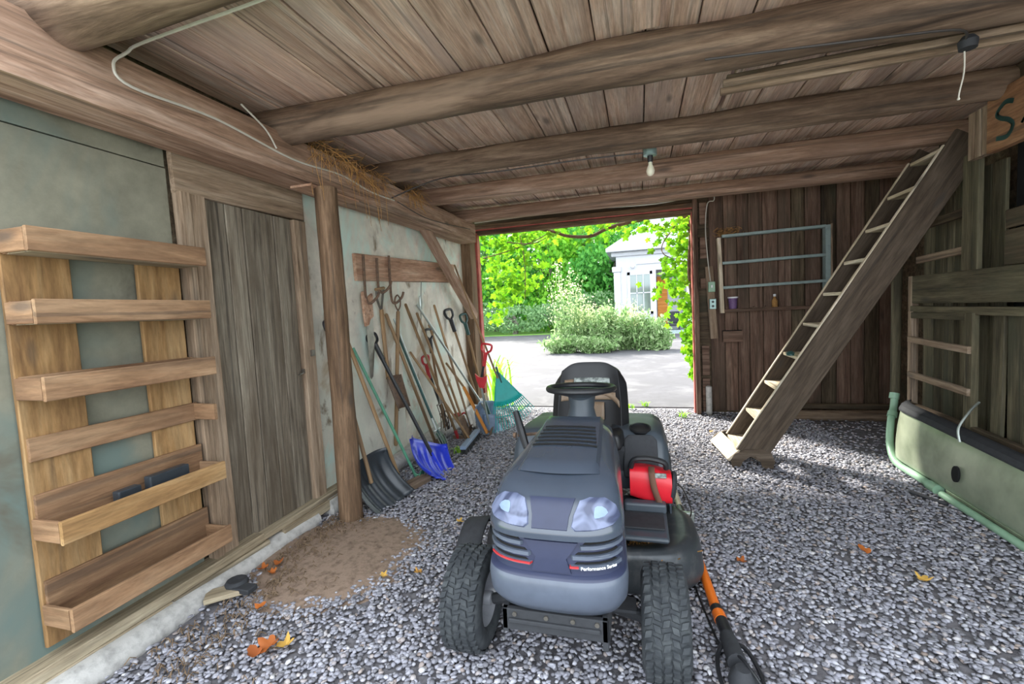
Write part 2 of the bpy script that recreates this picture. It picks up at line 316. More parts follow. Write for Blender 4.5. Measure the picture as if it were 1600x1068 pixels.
# gravel stones (stuff)
def stones(name, pts, smin, smax, mat, parent=None, flatz=.5):
    t = (1 + 5 ** .5) / 2
    ic = np.array([(-1, t, 0), (1, t, 0), (-1, -t, 0), (1, -t, 0), (0, -1, t), (0, 1, t), (0, -1, -t), (0, 1, -t), (t, 0, -1), (t, 0, 1), (-t, 0, -1), (-t, 0, 1)]) / 1.902
    fc = np.array([(0, 11, 5), (0, 5, 1), (0, 1, 7), (0, 7, 10), (0, 10, 11), (1, 5, 9), (5, 11, 4), (11, 10, 2), (10, 7, 6), (7, 1, 8), (3, 9, 4), (3, 4, 2), (3, 2, 6), (3, 6, 8), (3, 8, 9), (4, 9, 5), (2, 4, 11), (6, 2, 10), (8, 6, 7), (9, 8, 1)])
    n = len(pts); s = rng.uniform(smin, smax, (n, 1, 1)) / 2; v = ic[None] * (1 + rng.uniform(-.22, .22, (n, 12, 1)))
    v = v * s * np.stack([rng.uniform(.9, 1.35, n), rng.uniform(.65, 1, n), rng.uniform(.7, 1.1, n) * flatz], 1)[:, None, :]
    a = rng.uniform(0, 2 * PI, n); tx = rng.uniform(-.5, .5, n); c, s_ = np.cos(tx), np.sin(tx)
    y = v[..., 1] * c[:, None] - v[..., 2] * s_[:, None]; z = v[..., 1] * s_[:, None] + v[..., 2] * c[:, None]; x = v[..., 0]
    c, s_ = np.cos(a), np.sin(a); X = x * c[:, None] - y * s_[:, None]; Y = x * s_[:, None] + y * c[:, None]
    vv = np.stack([X, Y, z], -1) + pts[:, None, :]; ff = (fc[None] + (np.arange(n) * 12)[:, None, None]).reshape(-1)
    me = bpy.data.meshes.new(name); me.vertices.add(n * 12); me.vertices.foreach_set('co', vv.reshape(-1).astype(np.float32))
    me.loops.add(n * 60); me.loops.foreach_set('vertex_index', ff.astype(np.int32)); me.polygons.add(n * 20)
    me.polygons.foreach_set('loop_start', np.arange(0, n * 60, 3, dtype=np.int32)); me.update(calc_edges=True); me.materials.append(mat)
    o = bpy.data.objects.new(name, me); link(o, Matrix(), parent); return o
def indirt(x, y):  # the bare dirt patch beside the sill
    return ((x + 1.72) / .34) ** 2 + ((y - 2.15) / .42) ** 2 < 1 + .35 * noise.noise(V((x * 6, y * 6, 0)))
P = []
for i in range(78000):
    x = random.uniform(-2.2, 2.35); y = 0.75 + 5.3 * random.random() ** 1.15
    if x < -2.02 + .1 * noise.noise(V((y * 3, 0, 5))) and random.random() < .8: continue
    if indirt(x, y) and random.random() < .95: continue
    if y > 5.3 and random.random() < (y - 5.3) * 1.1: continue
    if x > 1.75 and y > 4.4 and random.random() < .8: continue
    P.append((x, y, random.uniform(-.006, .007) + .004 * noise.noise(V((x * 2.2, y * 2.2, 0)))))
g = stones('gravel', np.array(P), .017, .029, M_grav); tag(g, 'grey gravel covering the shed floor', 'gravel', kind='stuff')
dm = MB()
def dz(x, y): return .022 * max(0, 1 - ((x + 1.72) / .42) ** 2 - ((y - 2.15) / .5) ** 2) ** .5 - .004
dm.grid(lambda u, v: (-1.72 + .46 * math.cos(2 * PI * u) * v * (1 + .15 * math.sin(5 * u * PI)), 2.15 + .54 * math.sin(2 * PI * u) * v, (dz(-1.72 + .46 * math.cos(2 * PI * u) * v, 2.15 + .54 * math.sin(2 * PI * u) * v) + .004 * noise.noise(V((u * 40, v * 30, 0)))) if v < .98 else -.012), 40, 14, True)
tag(dm.build('dirt_patch', M_dirt, None, True), 'low mound of bare brown dirt on gravel beside wooden sill', 'dirt', kind='stuff')

# ------------------------------------------------------------------ ceiling
CZ = 2.60
ce = setting('ceiling', (0, 3.2, CZ))
MB().box((-2.4, 1.0, CZ + .03), (2.8, 6.0, CZ + .06)).build('subfloor', W_dark, ce)
x = -1.083 - .229 * 5
while x < 2.7:
    cuts = [1.0, 5.95] if random.random() < .35 else [1.0, random.choice([2.36, 3.36, 4.2]) + random.uniform(-.05, .05), 5.95]
    for a, b in zip(cuts, cuts[1:]):
        dz_ = random.uniform(-.004, .004); board(ce, 'plank', W_ceil, (x + .1145, a + .002, CZ + .012 + dz_), (x + .1145, b - .002, CZ + .012 + dz_), .222, .024)
    x += .229
for a, b, w in (((.065, 1.45, 2.585), (.065, 2.22, 2.585), .11), ((.47, 2.5, 2.582), (.47, 3.25, 2.582), .08), ((.56, 2.5, 2.585), (.56, 3.27, 2.585), .045), ((1.24, 2.5, 2.582), (1.24, 3.27, 2.582), .1)):
    board(ce, 'batten', W_ceil, a, b, w, .025)
JL = [('nearest rough log joist crossing the ceiling, top left corner', 1.21, 2.49, .115, .11, 0), ('thickest log joist crossing the whole ceiling, long slotted rail beside it', 2.31, 2.49, .098, .115, 0),
      ('log joist with the bare bulb hanging beside it', 3.34, 2.50, .083, .088, 0), ('squared log joist directly beyond the bare bulb', 4.2, 2.50, .088, .088, .82), ('last thin joist before the doorway, white cable running along it', 5.2, 2.50, .085, .08, .8)]
for i, (lb, y, z, r0, r1, fl) in enumerate(JL):
    o = log(None, 'log_joist', W_log if i < 3 else W_beam, (-2.16, y - .02, z - .005), (2.34 if i < 4 else 2.6, y + .03, z), r0, r1, .16 if i < 3 else .05, 44, 18, i + 2, fl, 0)
    tag(o, lb, 'joist', 'joists under the ceiling')
# long slotted rail beyond the thick joist
t = thing('slotted_rail', (1.2, 2.5, 2.40), 'long narrow pair of pale boards with a dark slot, fixed along the thickest log joist', 'rail')
board(t, 'rail_board', W_frame, (.42, 2.50, 2.40), (2.0, 2.44, 2.40), .03, .03); board(t, 'rail_board', W_frame, (.42, 2.58, 2.395), (2.0, 2.52, 2.395), .03, .03)
board(t, 'backing_strip', W_dark, (.44, 2.54, 2.425), (2.0, 2.48, 2.425), .1, .02)

# ------------------------------------------------------------------ left side: beam, wall, door
XW = -2.22
bt = thing('wall_beam', (-2.06, 3.2, 2.2), 'long squared timber beam running along the top of the left wall', 'beam')
o = log(bt, 'timber', W_beam, (-2.06, .9, 2.315), (-2.06, 5.42, 2.33), .165, .155, .03, 40, 16, 9, .70)
board(bt, 'shim', W_peg, (-2.02, 2.45, 2.195), (-2.02, 2.95, 2.198), .16, .014)
wl = setting('wall_left', (XW, 3, 0))
MB().box((XW - .1, .8, -.05), (XW - .025, 5.59, 2.66)).build('backing', W_dark, wl)
def sheet(a, b, z0, z1, m, dx=0): return MB().box((XW - .02 + dx, a, z0), (XW + dx, b, z1)).build('wall_sheet', m, wl, bevel=.003)
sheet(.8, 1.748, .06, 2.13, M_wall2); sheet(.8, 1.748, 2.136, 2.5, M_wall2, -.004)
sheet(2.70, 3.9, .06, 2.34, M_wall); sheet(3.904, 5.59, .06, 2.34, M_wall)
board(wl, 'lintel_board', W_frame, (XW + .016, 1.76, 2.13), (XW + .016, 2.66, 2.15), .23, .03, (1, 0, 0))
board(wl, 'door_jamb', W_frame, (XW + .03, 1.795, .1), (XW + .03, 1.79, 2.02), .05, .06, (1, 0, 0))
board(wl, 'door_jamb', W_frame, (XW + .025, 1.87, .08), (XW + .025, 1.862, 2.02), .09, .05, (1, 0, 0))
board(wl, 'door_jamb', W_frame, (XW + .022, 2.605, .1), (XW + .022, 2.6, 2.02), .11, .045, (1, 0, 0))
dr = setting('door_1', (XW, 2.2, .1))
ys = [1.92, 2.05, 2.165, 2.28, 2.40, 2.545]
for a, b in zip(ys, ys[1:]): board(dr, 'plank', W_door, (XW + .004, (a + b) / 2, .11), (XW + .004 + random.uniform(-.004, .004), (a + b) / 2, 2.02), b - a - .006, .026, (1, 0, 0))
MB().box((XW + .02, 2.535, 1.0), (XW + .035, 2.6, 1.03)).tube([(XW + .035, 2.52, 1.015), (XW + .06, 2.50, 1.01), (XW + .06, 2.46, 1.0)], .006).build('latch', M_steel, dr)
MB().box((XW + .045, 2.6, 1.11), (XW + .06, 2.63, 1.15)).build('hasp', M_steel, dr)
# sill + curb
sl = setting('trim_1', (-2.15, 2, 0))
board(sl, 'sill_board', W_sill, (-2.185, .8, .105), (-2.185, 2.05, .11), .10, .05); board(sl, 'sill_board', W_sill, (-2.185, 2.055, .105), (-2.185, 2.98, .12), .09, .035)
board(sl, 'sill_block', W_sill, (-2.175, .8, .055), (-2.175, 1.5, .055), .10, .06); board(sl, 'sill_block', W_sill, (-2.175, 1.51, .055), (-2.175, 2.08, .055), .10, .06); board(sl, 'sill_block', W_sill, (-2.18, 2.2, .06), (-2.18, 2.98, .06), .10, .07)
o = log(sl, 'curb_log', M_conc, (-2.13, .8, .0), (-2.17, 2.5, .0), .085, .07, .06, 20, 14, 4)
o = log(sl, 'curb_log', M_conc, (-2.17, 2.62, .02), (-2.17, 5.7, .05), .08, .10, .25, 30, 12, 14)
board(sl, 'wood_scrap', W_sill, (-2.08, 1.62, .03), (-1.94, 1.74, .035), .1, .025)

# ------------------------------------------------------------------ posts, brace
o = log(None, 'round_post', W_post, (-1.925, 2.57, -.01), (-1.925, 2.57, 2.195), .078, .07, .12, 30, 16, 21)
tag(o, 'round bark-edged wooden post under the beam right of plank door', 'post')
o = board(None, 'corner_post', W_post, (-2.17, 5.70, 0.0), (-2.17, 5.70, 2.44), .15, .2, (0, 1, 0)); tag(o, 'square wooden corner post at left side of doorway', 'post')
o = board(None, 'diagonal_brace', W_beam, (-2.1, 4.28, 2.26), (-2.1, 5.62, 1.30), .085, .09, (1, 0, 0)); tag(o, 'short diagonal timber brace between beam and corner post', 'brace')

# ------------------------------------------------------------------ back wall and doorway
YB = 5.85
wb = setting('wall_back', (1.6, YB, 0))
MB().box((.62, YB + .04, 0), (2.9, YB + .09, 2.62)).build('backing', W_dark, wb)
MB().box((-2.4, YB + .06, 2.40), (2.9, YB + .09, 2.66)).build('header_backing', W_dark, wb)
x = .80
while x < 2.75:
    w = random.uniform(.125, .165); m_ = W_red if x < 1.55 else random.choice([W_dark, W_red, W_dark])
    board(wb, 'plank', m_, (x + w / 2, YB + .02, .03), (x + w / 2, YB + .02 + random.uniform(-.004, .004), 2.56), w - .006, .022, (0, 1, 0)); x += w
for z0, z1 in ((.02, .42), (.46, .82), (1.5, 1.62), (1.85, 2.1), (2.25, 2.5)): board(wb, 'stud_block', W_red, (.70, YB + .005, (z0 + z1) / 2), (.78, YB + .005, (z0 + z1) / 2), z1 - z0, .03, (0, 1, 0))
board(wb, 'outlet_board', W_frame, (.835, YB - .02, .9), (.79, YB - .02, 1.75), .085, .03, (0, 1, 0))
MB().lathe([(.03, 0), (.035, .02), (.035, .33), (.02, .34)], (.76, YB - .06, 0)).build('stub_post', M_conc, wb, True)
d1 = setting('door_2', (-.75, YB, 0))
board(d1, 'jamb', W_red, (.645, YB - .02, 0), (.645, YB - .02, 2.55), .05, .12, (0, 1, 0))
board(d1, 'jamb_edge', M_redp, (.612, YB + .02, 0), (.612, YB + .02, 2.4), .016, .1, (0, 1, 0))
board(d1, 'jamb_edge', M_redp, (-2.085, YB + .0, 0), (-2.085, YB + .0, 2.4), .035, .10, (0, 1, 0))
board(d1, 'header', W_post, (-2.1, YB + .02, 2.405), (.62, YB + .02, 2.405), .055, .1, (0, 1, 0))
board(d1, 'header_strip', M_redp, (-2.1, YB - .03, 2.440), (.62, YB - .03, 2.445), .014, .03, (0, 1, 0))
board(d1, 'header', W_post, (-2.1, YB - .01, 2.475), (.62, YB - .01, 2.475), .06, .07, (0, 1, 0))
ts = setting('trim_2', (1.9, 5.5, 0))
log(ts, 'base_log', W_frame, (1.35, 5.62, .04), (2.6, 5.62, .04), .06, .06, .1, 12, 12, 8)
board(ts, 'base_board', W_dark, (1.3, 5.72, .12), (2.6, 5.72, .12), .06, .04, (0, 1, 0))

# wall shelf frame (far wall)
t = thing('wall_shelf', (1.4, YB - .1, 1.2), 'shallow open wall rack with pale blue shelf edges beside the doorway', 'shelf')
Y0 = YB - .05
board(t, 'side_panel', W_tread, (.915, Y0 - .05, 1.2), (.89, Y0 - .05, 2.06), .035, .1, (0, 1, 0)); board(t, 'side_panel', M_bluepaint, (1.97, Y0 - .05, 1.2), (1.97, Y0 - .05, 2.10), .05, .1, (0, 1, 0)); board(t, 'edge_strip', W_frame, (2.005, Y0 - .05, 1.2), (2.005, Y0 - .05, 2.11), .02, .1, (0, 1, 0))
for z, m_ in ((2.075, M_bluepaint), (1.77, M_bluepaint), (1.49, M_bluepaint)): board(t, 'shelf_board', m_, (.92, Y0 - .05, z), (1.95, Y0 - .05, z + .015), .1, .03, (0, 0, 1))
board(t, 'shelf_board', W_red, (.92, Y0 - .05, 1.225), (1.97, Y0 - .05, 1.225), .1, .035, (0, 0, 1))
o = MB().lathe([(.04, 0), (.042, .01), (.05, .12), (.054, .125), (.054, .135), (.047, .135), (.04, .015), (.0, .015)], (1.03, Y0 - .05, 1.243), n=20).build('paper_cup', M_purp, None, True); tag(o, 'purple patterned cup on the bottom board of wall rack', 'cup')
MB().lathe([(.0552, .122), (.0565, .13), (.0552, .138)], (1.03, Y0 - .05, 1.243), n=20).build('cup_rim', M_wht, o, True)
o = MB().lathe([(.028, 0), (.03, .005), (.03, .07), (.012, .1), (.012, .12), (.0, .12)], (1.46, Y0 - .05, 1.243), n=16).build('bottle', M_straw, None, True); tag(o, 'small tan bottle on the bottom board of wall rack', 'bottle')
MB().lathe([(.014, .118), (.014, .145), (.0, .147)], (1.46, Y0 - .05, 1.243), n=12).build('cap', M_wht, o, True)
for k, (x_, lb) in enumerate(((1.22, 'flat rusty hinge lying on wall rack, nearer the cup'), (1.34, 'flat rusty hinge lying on wall rack, nearer the bottle'))):
    o = MB().box((x_, Y0 - .08, 1.243), (x_ + .06, Y0 - .03, 1.252)).tube([(x_ + .03, Y0 - .085, 1.254), (x_ + .03, Y0 - .025, 1.254)], .007).build('hinge', M_rust, None); tag(o, lb, 'hinge', 'hinges on the wall rack')
o = thing('bird_nest', (.93, Y0 - .05, 2.1), 'wispy straw nest on upper left corner of wall rack', 'nest')
mb = MB()
for i in range(70):
    a = random.uniform(0, 2 * PI); r = random.uniform(.02, .1); c_ = V((.96 + random.uniform(-.08, .14), Y0 - .05, 2.115 + random.uniform(-.01, .03)))
    mb.tube([c_ + V((r * math.cos(a), .04 * math.sin(a * 2), r * .5 * math.sin(a))), c_ + V((r * math.cos(a + .8), .05 * math.sin(a), r * .55 * math.sin(a + .8))), c_ + V((r * math.cos(a + 1.7), -.03, r * .4 * math.sin(a + 1.7)))], .0018, 3)
tag(mb.build('straw', M_straw, o), kind='stuff')
t = thing('wall_pocket', (1.02, YB - .06, .93), 'small open dark wooden pocket on far wall under the rack', 'box')
MB().box((.92, YB - .1, .86), (1.13, YB - .085, .985)).box((.92, YB - .085, .86), (1.13, YB - .01, .875)).build('tray', W_red, t); MB().box((.925, YB - .085, .876), (1.125, YB - .012, .992)).build('shade_fill', M_void, t)  # solid black block painted in for the shaded inside of the pocket
# outlets
t = thing('switch_box', (.815, YB - .06, 1.45), 'green light switch box on board beside doorway, cable entering its top', 'switch')
MB().box((.775, YB - .075, 1.45), (.85, YB - .035, 1.57)).build('cover', M_lgrn, t, bevel=.006); MB().box((.805, YB - .083, 1.50), (.82, YB - .075, 1.53)).build('toggle', M_wht, t)
t = thing('outlet_box', (.825, YB - .06, 1.25), 'pale duplex outlet box below the green switch box', 'outlet')
MB().box((.785, YB - .07, 1.25), (.86, YB - .035, 1.37)).build('cover', M_box, t, bevel=.006)
for z in (1.285, 1.335): MB().lathe([(.0, 0), (.014, 0), (.014, .004), (.0, .004)], (.822, YB - .07, z), (0, -1, 0), 12).build('socket', M_blk, t)

# ------------------------------------------------------------------ right side
XR = 2.05
wr = setting('wall_right', (XR, 3.6, 0))
MB().box((XR + .32, .8, 0), (XR + .36, 4.6, 2.6)).build('backing', W_dark, wr)
MB().box((2.62, 4.6, 0), (2.7, 5.95, 2.62)).build('backing', W_dark, wr)
MB().box((XR + .32, 4.56, 0), (2.7, 4.6, 2.6)).build('backing', W_dark, wr)
y = 3.66
while y < 4.5:
    w = random.uniform(.1, .15); board(wr, 'plank', W_gray, (XR + .2, y + w / 2, .3), (XR + .2, y + w / 2, 2.15), w - .008, .02, (1, 0, 0)); y += w
for y0, w in ((1.0, .2), (1.22, .2), (1.44, .21), (1.67, .2), (1.89, .2), (2.11, .2), (2.33, .19), (2.54, .19), (2.75, .17), (2.94, .15), (3.11, .1), (3.225, .13), (3.37, .1)):
    board(wr, 'plank', W_gray, (XR + .03 + random.uniform(-.012, .012), y0 + w / 2, .36), (XR + .03, y0 + w / 2, 1.2), w - .01, .022, (1, 0, 0))
board(wr, 'rail_board', W_gray, (XR - .005, 1.0, 1.37), (XR - .005, 4.26, 1.355), .21, .035, (1, 0, 0))
board(wr, 'ledge_board', W_gray, (XR + .0, 1.0, 1.20), (XR, 4.24, 1.205), .05, .07, (1, 0, 0))
board(wr, 'base_board', W_dark, (XR - .03, 1.0, .33), (XR - .03, 4.2, .40), .16, .04, (1, 0, 0))
board(wr, 'tall_board', W_gray, (XR, 3.63, 1.46), (XR + .02, 3.66, 2.2), .15, .03, (1, 0, 0))
for z, dz2 in ((1.53, .0), (1.66, .03), (1.80, .05)): board(wr, 'loose_board', W_dark, (XR + .12, 1.2, z + dz2), (XR + .1, 3.5, z - dz2), .11, .025, (1, 0, 0))
MB().box((XR + .24, 1.0, .3), (XR + .26, 3.66, 2.3)).build('void_sheet', M_void, wr)  # black sheet standing in for the shade of the open void
board(wr, 'cross_slat', W_frame, (XR + .02, 3.7, 1.60), (XR + .02, 4.25, 1.58), .05, .03, (1, 0, 0))
board(wr, 'cross_slat', W_dark, (XR + .06, 3.7, 1.86), (XR + .06, 4.25, 1.84), .06, .03, (1, 0, 0))
board(wr, 'upright', W_frame, (XR + .0, 4.27, .3), (XR, 4.27, 1.46), .05, .05, (1, 0, 0))
# ladder-like window frame
w1 = setting('window_1', (XR, 3.9, .43))
board(w1, 'frame_bar', W_gray, (XR - .03, 3.56, .40), (XR - .03, 3.56, 1.19), .075, .04, (1, 0, 0)); board(w1, 'frame_bar', W_frame, (XR - .03, 4.22, .44), (XR - .03, 4.22, 1.19), .04, .04, (1, 0, 0))
board(w1, 'frame_bar', W_gray, (XR - .03, 3.6, 1.165), (XR - .03, 4.2, 1.16), .045, .04, (1, 0, 0))
for z in (.955, .685): board(w1, 'rung', W_frame, (XR - .055, 3.53, z), (XR - .05, 4.21, z + .02), .045, .03, (1, 0, 0))
o = log(None, 'round_pole', W_gray, (2.02, 4.46, -.01), (2.02, 4.44, 2.18), .035, .035, .05, 16, 12, 33); tag(o, 'slim round grey pole standing at the far end of right wall', 'pole')
# upper right beam with the painted letters
t = thing('painted_beam', (2.03, 2.2, 2.13), 'upper right wall plank painted with dark letters S.', 'sign')
o = board(t, 'painted_board', W_sign, (2.03, 1.0, 2.30), (2.03, 3.44, 2.30), .33, .05, (1, 0, 0))
lt = MB()
def stroke(pts, w):
    q = spline(pts, 6)
    for a, b in zip(q, q[1:]):
        a = V(a); b = V(b); d = (b - a).normalized(); n_ = V((0, -d.z, d.y)) * w / 2
        lt.add([V((2.002, 0, 0)) + p for p in (a - n_ - d * .002, a + n_ - d * .002, b + n_ + d * .002, b - n_ + d * .002)], [(0, 1, 2, 3)])
stroke([(0, 3.24, 2.36), (0, 3.30, 2.375), (0, 3.36, 2.335), (0, 3.33, 2.30), (0, 3.27, 2.27), (0, 3.24, 2.23), (0, 3.28, 2.185), (0, 3.36, 2.195)], .026)
stroke([(0, 3.175, 2.235), (0, 3.165, 2.225)], .03); stroke([(0, 3.12, 2.42), (0, 3.125, 2.20)], .028)
lt.build('lettering', M_dgrn, t)
for y_ in (3.46, 3.52, 3.58): board(t, 'end_block', W_frame, (2.03, y_, 2.14), (2.03, y_, 2.42), .05, .05, (1, 0, 0))
o = board(None, 'ceiling_ledger', W_dark, (2.08, .95, 2.50), (2.08, 3.5, 2.50), .14, .06, (1, 0, 0)); tag(o, 'dark ledger timber above the painted plank on right side', 'beam')

# curved bumper and green pipe
def bumpf(u, v):
    y = 1.3 + 2.95 * u; xe = 1.83 + .03 * u; zt = .30 + .13 * u; 
    if u > .93: xe += .10 * ((u - .93) / .07) ** 2
    prof = [(0, .02, .0), (.12, .0, .03), (.3, .0, .3), (.55, .012, .6), (.78, .03, .85), (.9, .05, .95), (1, .1, 1.0)]
    for (a, dx, h), (b, dx2, h2) in zip(prof, prof[1:]):
        if v <= b + 1e-6: k = (v - a) / (b - a); return V((xe + dx + (dx2 - dx) * k, y, .06 + (zt - .0) * (h + (h2 - h) * k)))
t = thing('curved_bumper', (1.9, 2.8, 0), 'long curved pale metal bumper with oval hole lying along the right wall', 'bumper')
MB().grid(bumpf, 40, 16).build('bumper_shell', M_bump, t, True, solid=.006, ang=60)
MB().grid(lambda u, v: bumpf(u, .8 + .2 * v) + V((-.012 + .002 * v, 0, .014)), 40, 5).build('rubber_strip', M_blk2, t, True, solid=.01)
MB().prism([(.032 * math.cos(a), .05 * math.sin(a)) for a in [2 * PI * k / 20 for k in range(20)]], (1.845, 3.36, .21), (0, 1, 0), (.05, 0, 1), -.012).build('oval_hole', M_void, t)
board(t, 'lower_flange', M_bump, (1.87, 1.3, .03), (1.88, 3.5, .035), .06, .02, (1, 0, .3))
for i in range(5): MB().box((1.87 + .0, 1.5 + .6 * i, 0.0), (1.93, 1.56 + .6 * i, .08)).build('foot_block', M_blk2, t)
t = thing('drain_pipe', (1.86, 4.0, 0), 'pale green plastic drain pipe bent around the end of the curved bumper', 'pipe')
MB().tube(spline([(2.0, 4.42, .50), (1.985, 4.40, .40), (1.93, 4.32, .30), (1.90, 4.26, .12), (1.86, 4.08, .04), (1.855, 3.8, .035), (1.85, 3.56, .035)], 6), .026, 12).build('pipe', M_lgrn, t, True)
MB().tube([(1.845, 3.50, .025), (1.84, 2.6, .022), (1.85, 1.4, .022)], .022, 12).build('ground_pipe', M_lgrn, t, True)
for p, q in (((2.0, 4.42, .515), (1.99, 4.41, .47)), ((1.962, 4.36, .37), (1.945, 4.34, .335)), ((1.85, 3.64, .035), (1.85, 3.545, .035))): MB().tube([p, q], .034, 14).build('coupling', M_lgrn, t, True)
o = MB().tube([(1.70, 3.55, .012), (1.74, 3.47, .014), (1.80, 3.36, .015)], .013, 8).build('iron_bar', M_blk2, None, True); tag(o, 'short dark iron bar on gravel near the drain pipe end', 'bar')
o = MB().tube(spline([(1.84, 3.33, .42), (1.85, 3.36, .50), (1.93, 3.40, .60), (2.0, 3.45, .64)], 5), .007, 6).build('grey_strap', M_alu, None, True); tag(o, 'thin grey strap hanging from right wall over the bumper', 'strap')

# ------------------------------------------------------------------ ladder stair
YN, YF = 3.95, 4.38; A = V((.72, 0, .15)); B = V((2.065, 0, 2.34)); dd = (B - A).normalized(); pp = V((dd.z, 0, -dd.x))
t = thing('ladder_stair', (.85, 4.15, 0), 'steep wooden ladder stair with two board sides rising to the ceiling at right', 'stair')
for yy in (YN, YF):
    c0 = A + dd * .0 + pp * .11; c1 = B + dd * .12 + pp * .11
    board(t, 'stringer', W_stair, (c0.x, yy, c0.z), (c1.x, yy, c1.z), .22, .03, (0, 1, 0))
    board(t, 'edge_strip', W_tread, (A.x - pp.x * .006, yy, A.z - pp.z * .006), (B.x - pp.x * .006, yy, B.z - pp.z * .006), .010, .026, (0, 1, 0))
    poly = [(-.12, 0), (-.13, .05), (-.10, .11), (-.02, .15), (.10, .155), (.165, .12), (.19, .06), (.175, 0), (.10, 0), (.085, .06), (.05, .095), (.01, .09), (-.04, .05), (-.065, 0)]
    MB().prism(poly, (.80 - (.0 if yy == YN else .07), yy - .022 + (.0 if yy == YN else .12), .0), (1, 0, 0), (0, 0, 1), -.026).build('foot_bracket', W_stair, t)
for k in range(10):
    p = A + (B - A) * (k / 9); w = .20
    o = board(t, 'tread', W_tread, (p.x + w * .5, YN + .016, p.z - .012), (p.x + w * .5, YF - .016, p.z - .012), w, .026, (0, 0, 1))
board(t, 'bottom_step', W_tread, (.70, YN - .01, .095), (.64, YF + .09, .095), .13, .022, (-.6, 0, .7))
for k, (p, m_, n_, lb) in enumerate((((.91, YN + .05, .352), M_wht, 'paint_ball', 'small white ball on the third step of ladder stair'), ((1.19, YN + .06, .88), M_dgrn, 'cloth_scrap', 'small dark green crumpled cloth on the ladder stair, fifth step'))):
    if k == 0: mb = MB().lathe([(.0, 0), (.016, .003), (.025, .018), (.023, .034), (.012, .046), (0, .05)], p, n=14)
    else: mb = MB().lathe([(.0, 0), (.03, .002), (.026, .014), (.034, .02), (.014, .034), (0, .03)], (1.13, YN + .08, .886), n=9)
    tag(mb.build(n_, m_, None, True), lb, 'ball' if k == 0 else 'cloth')

# ------------------------------------------------------------------ lamp, cables, straw
t = thing('bare_bulb', (.10, 3.47, 2.27), 'bare light bulb hanging under a round metal junction box on ceiling', 'lamp')
MB().lathe([(.0, .072), (.045, .07), (.047, .03), (.047, .0), (.04, -.004), (.0, -.004)], (.10, 3.47, 2.40), n=24).build('junction_box', M_box, t, True)
MB().lathe([(.02, .0), (.019, -.03), (.016, -.045), (0, -.045)], (.10, 3.47, 2.397), n=18).build('socket', M_blk, t, True)
MB().lathe([(.013, .0), (.014, -.02), (.026, -.045), (.03, -.065), (.025, -.085), (.012, -.097), (0, -.1)], (.10, 3.47, 2.355), n=24).build('bulb', M_bulb, t, True)
MB().tube([(.10, 3.47, 2.468), (.10, 3.47, 2.60)], .02, 8).build('stem', M_steel, t, True)
def cable(name, pts, r, m_, lb, nn=6): o = MB().tube(spline(pts, nn), r, 6).build(name, m_, None, True); return tag(o, lb, 'cable')
cable('cable', [(-.7, 1.34, 2.475), (-1.25, 1.365, 2.46), (-1.6, 1.385, 2.46), (-1.87, 1.41, 2.465), (-1.915, 1.40, 2.44), (-1.938, 1.36, 2.38), (-1.935, 1.42, 2.32), (-1.935, 1.8, 2.34), (-1.935, 2.3, 2.30), (-1.935, 2.75, 2.33), (-1.935, 3.1, 2.30), (-1.937, 3.45, 2.31)], .006, M_wire, 'white cable looping off near joist and stapled along the wall beam')
cable('cable', [(-1.93, 1.95, 2.47), (-1.93, 2.1, 2.40), (-1.93, 2.17, 2.32)], .005, M_wire, 'short white cable end dropping to wall beam below thickest joist')
cable('cable', [(-1.93, 3.4, 2.32), (-1.5, 3.42, 2.425), (-1.0, 3.41, 2.415), (-.4, 3.42, 2.42), (.06, 3.46, 2.42)], .005, M_wired, 'dark cable running under log joist to the bulb box')
cable('cable', [(-1.935, 3.5, 2.31), (-1.935, 4.0, 2.27), (-1.935, 4.6, 2.30), (-1.935, 5.2, 2.35)], .004, M_wired, 'thin dark cable sagging along far half of wall beam')
cable('cable', [(-1.9, 5.28, 2.43), (-1.5, 5.28, 2.44), (-.6, 5.28, 2.45), (.2, 5.29, 2.43), (.68, 5.4, 2.50), (.82, 5.62, 2.53), (.84, 5.7, 2.48), (.78, 5.76, 2.46), (.76, 5.8, 2.2), (.775, 5.81, 1.9), (.80, 5.8, 1.6), (.812, 5.79, 1.56)], .006, M_wire, 'white cable along last joist dropping beside doorway to the switch box')
cable('cable', [(.3, 2.2, 2.385), (.7, 2.22, 2.37), (1.0, 2.24, 2.36), (1.25, 2.3, 2.365), (1.32, 2.4, 2.36)], .005, M_wired, 'dark cable drooping from thickest joist near the pull string')
t = thing('pull_string', (1.33, 2.44, 2.2), 'frayed pull string hanging from dark holder on thickest joist', 'string')
MB().lathe([(0, 0), (.03, .0), (.034, .03), (.02, .05), (0, .05)], (1.33, 2.40, 2.33), n=12).build('holder', M_blk2, t, True)
MB().tube(spline([(1.33, 2.42, 2.33), (1.335, 2.43, 2.25), (1.32, 2.43, 2.17), (1.318, 2.43, 2.14)], 4), [.003] * 11 + [.006, .004], 5).build('string', M_wire, t, True)
def straw(name, lb, spots):
    t = thing(name, spots[0][0], lb, 'straw'); mb = MB()
    for c_, sx, n_, drop in spots:
        for i in range(n_):
            a = V(c_) + V((random.uniform(-.03, .05), random.uniform(-sx, sx), random.uniform(-.03, .06))); d = V((random.uniform(-.1, .12), random.uniform(-.12, .12), random.uniform(-.16, .03)))
            if random.random() < .12: d = V((random.uniform(0, .02), random.uniform(-.02, .06), -random.uniform(.1, drop)))
            mb.tube([a, a + d * .5 + V((random.uniform(-.02, .02), 0, random.uniform(-.01, .02))), a + d], .0016, 3, False)
    tag(mb.build('straw_strands', M_straw, t), kind='stuff')
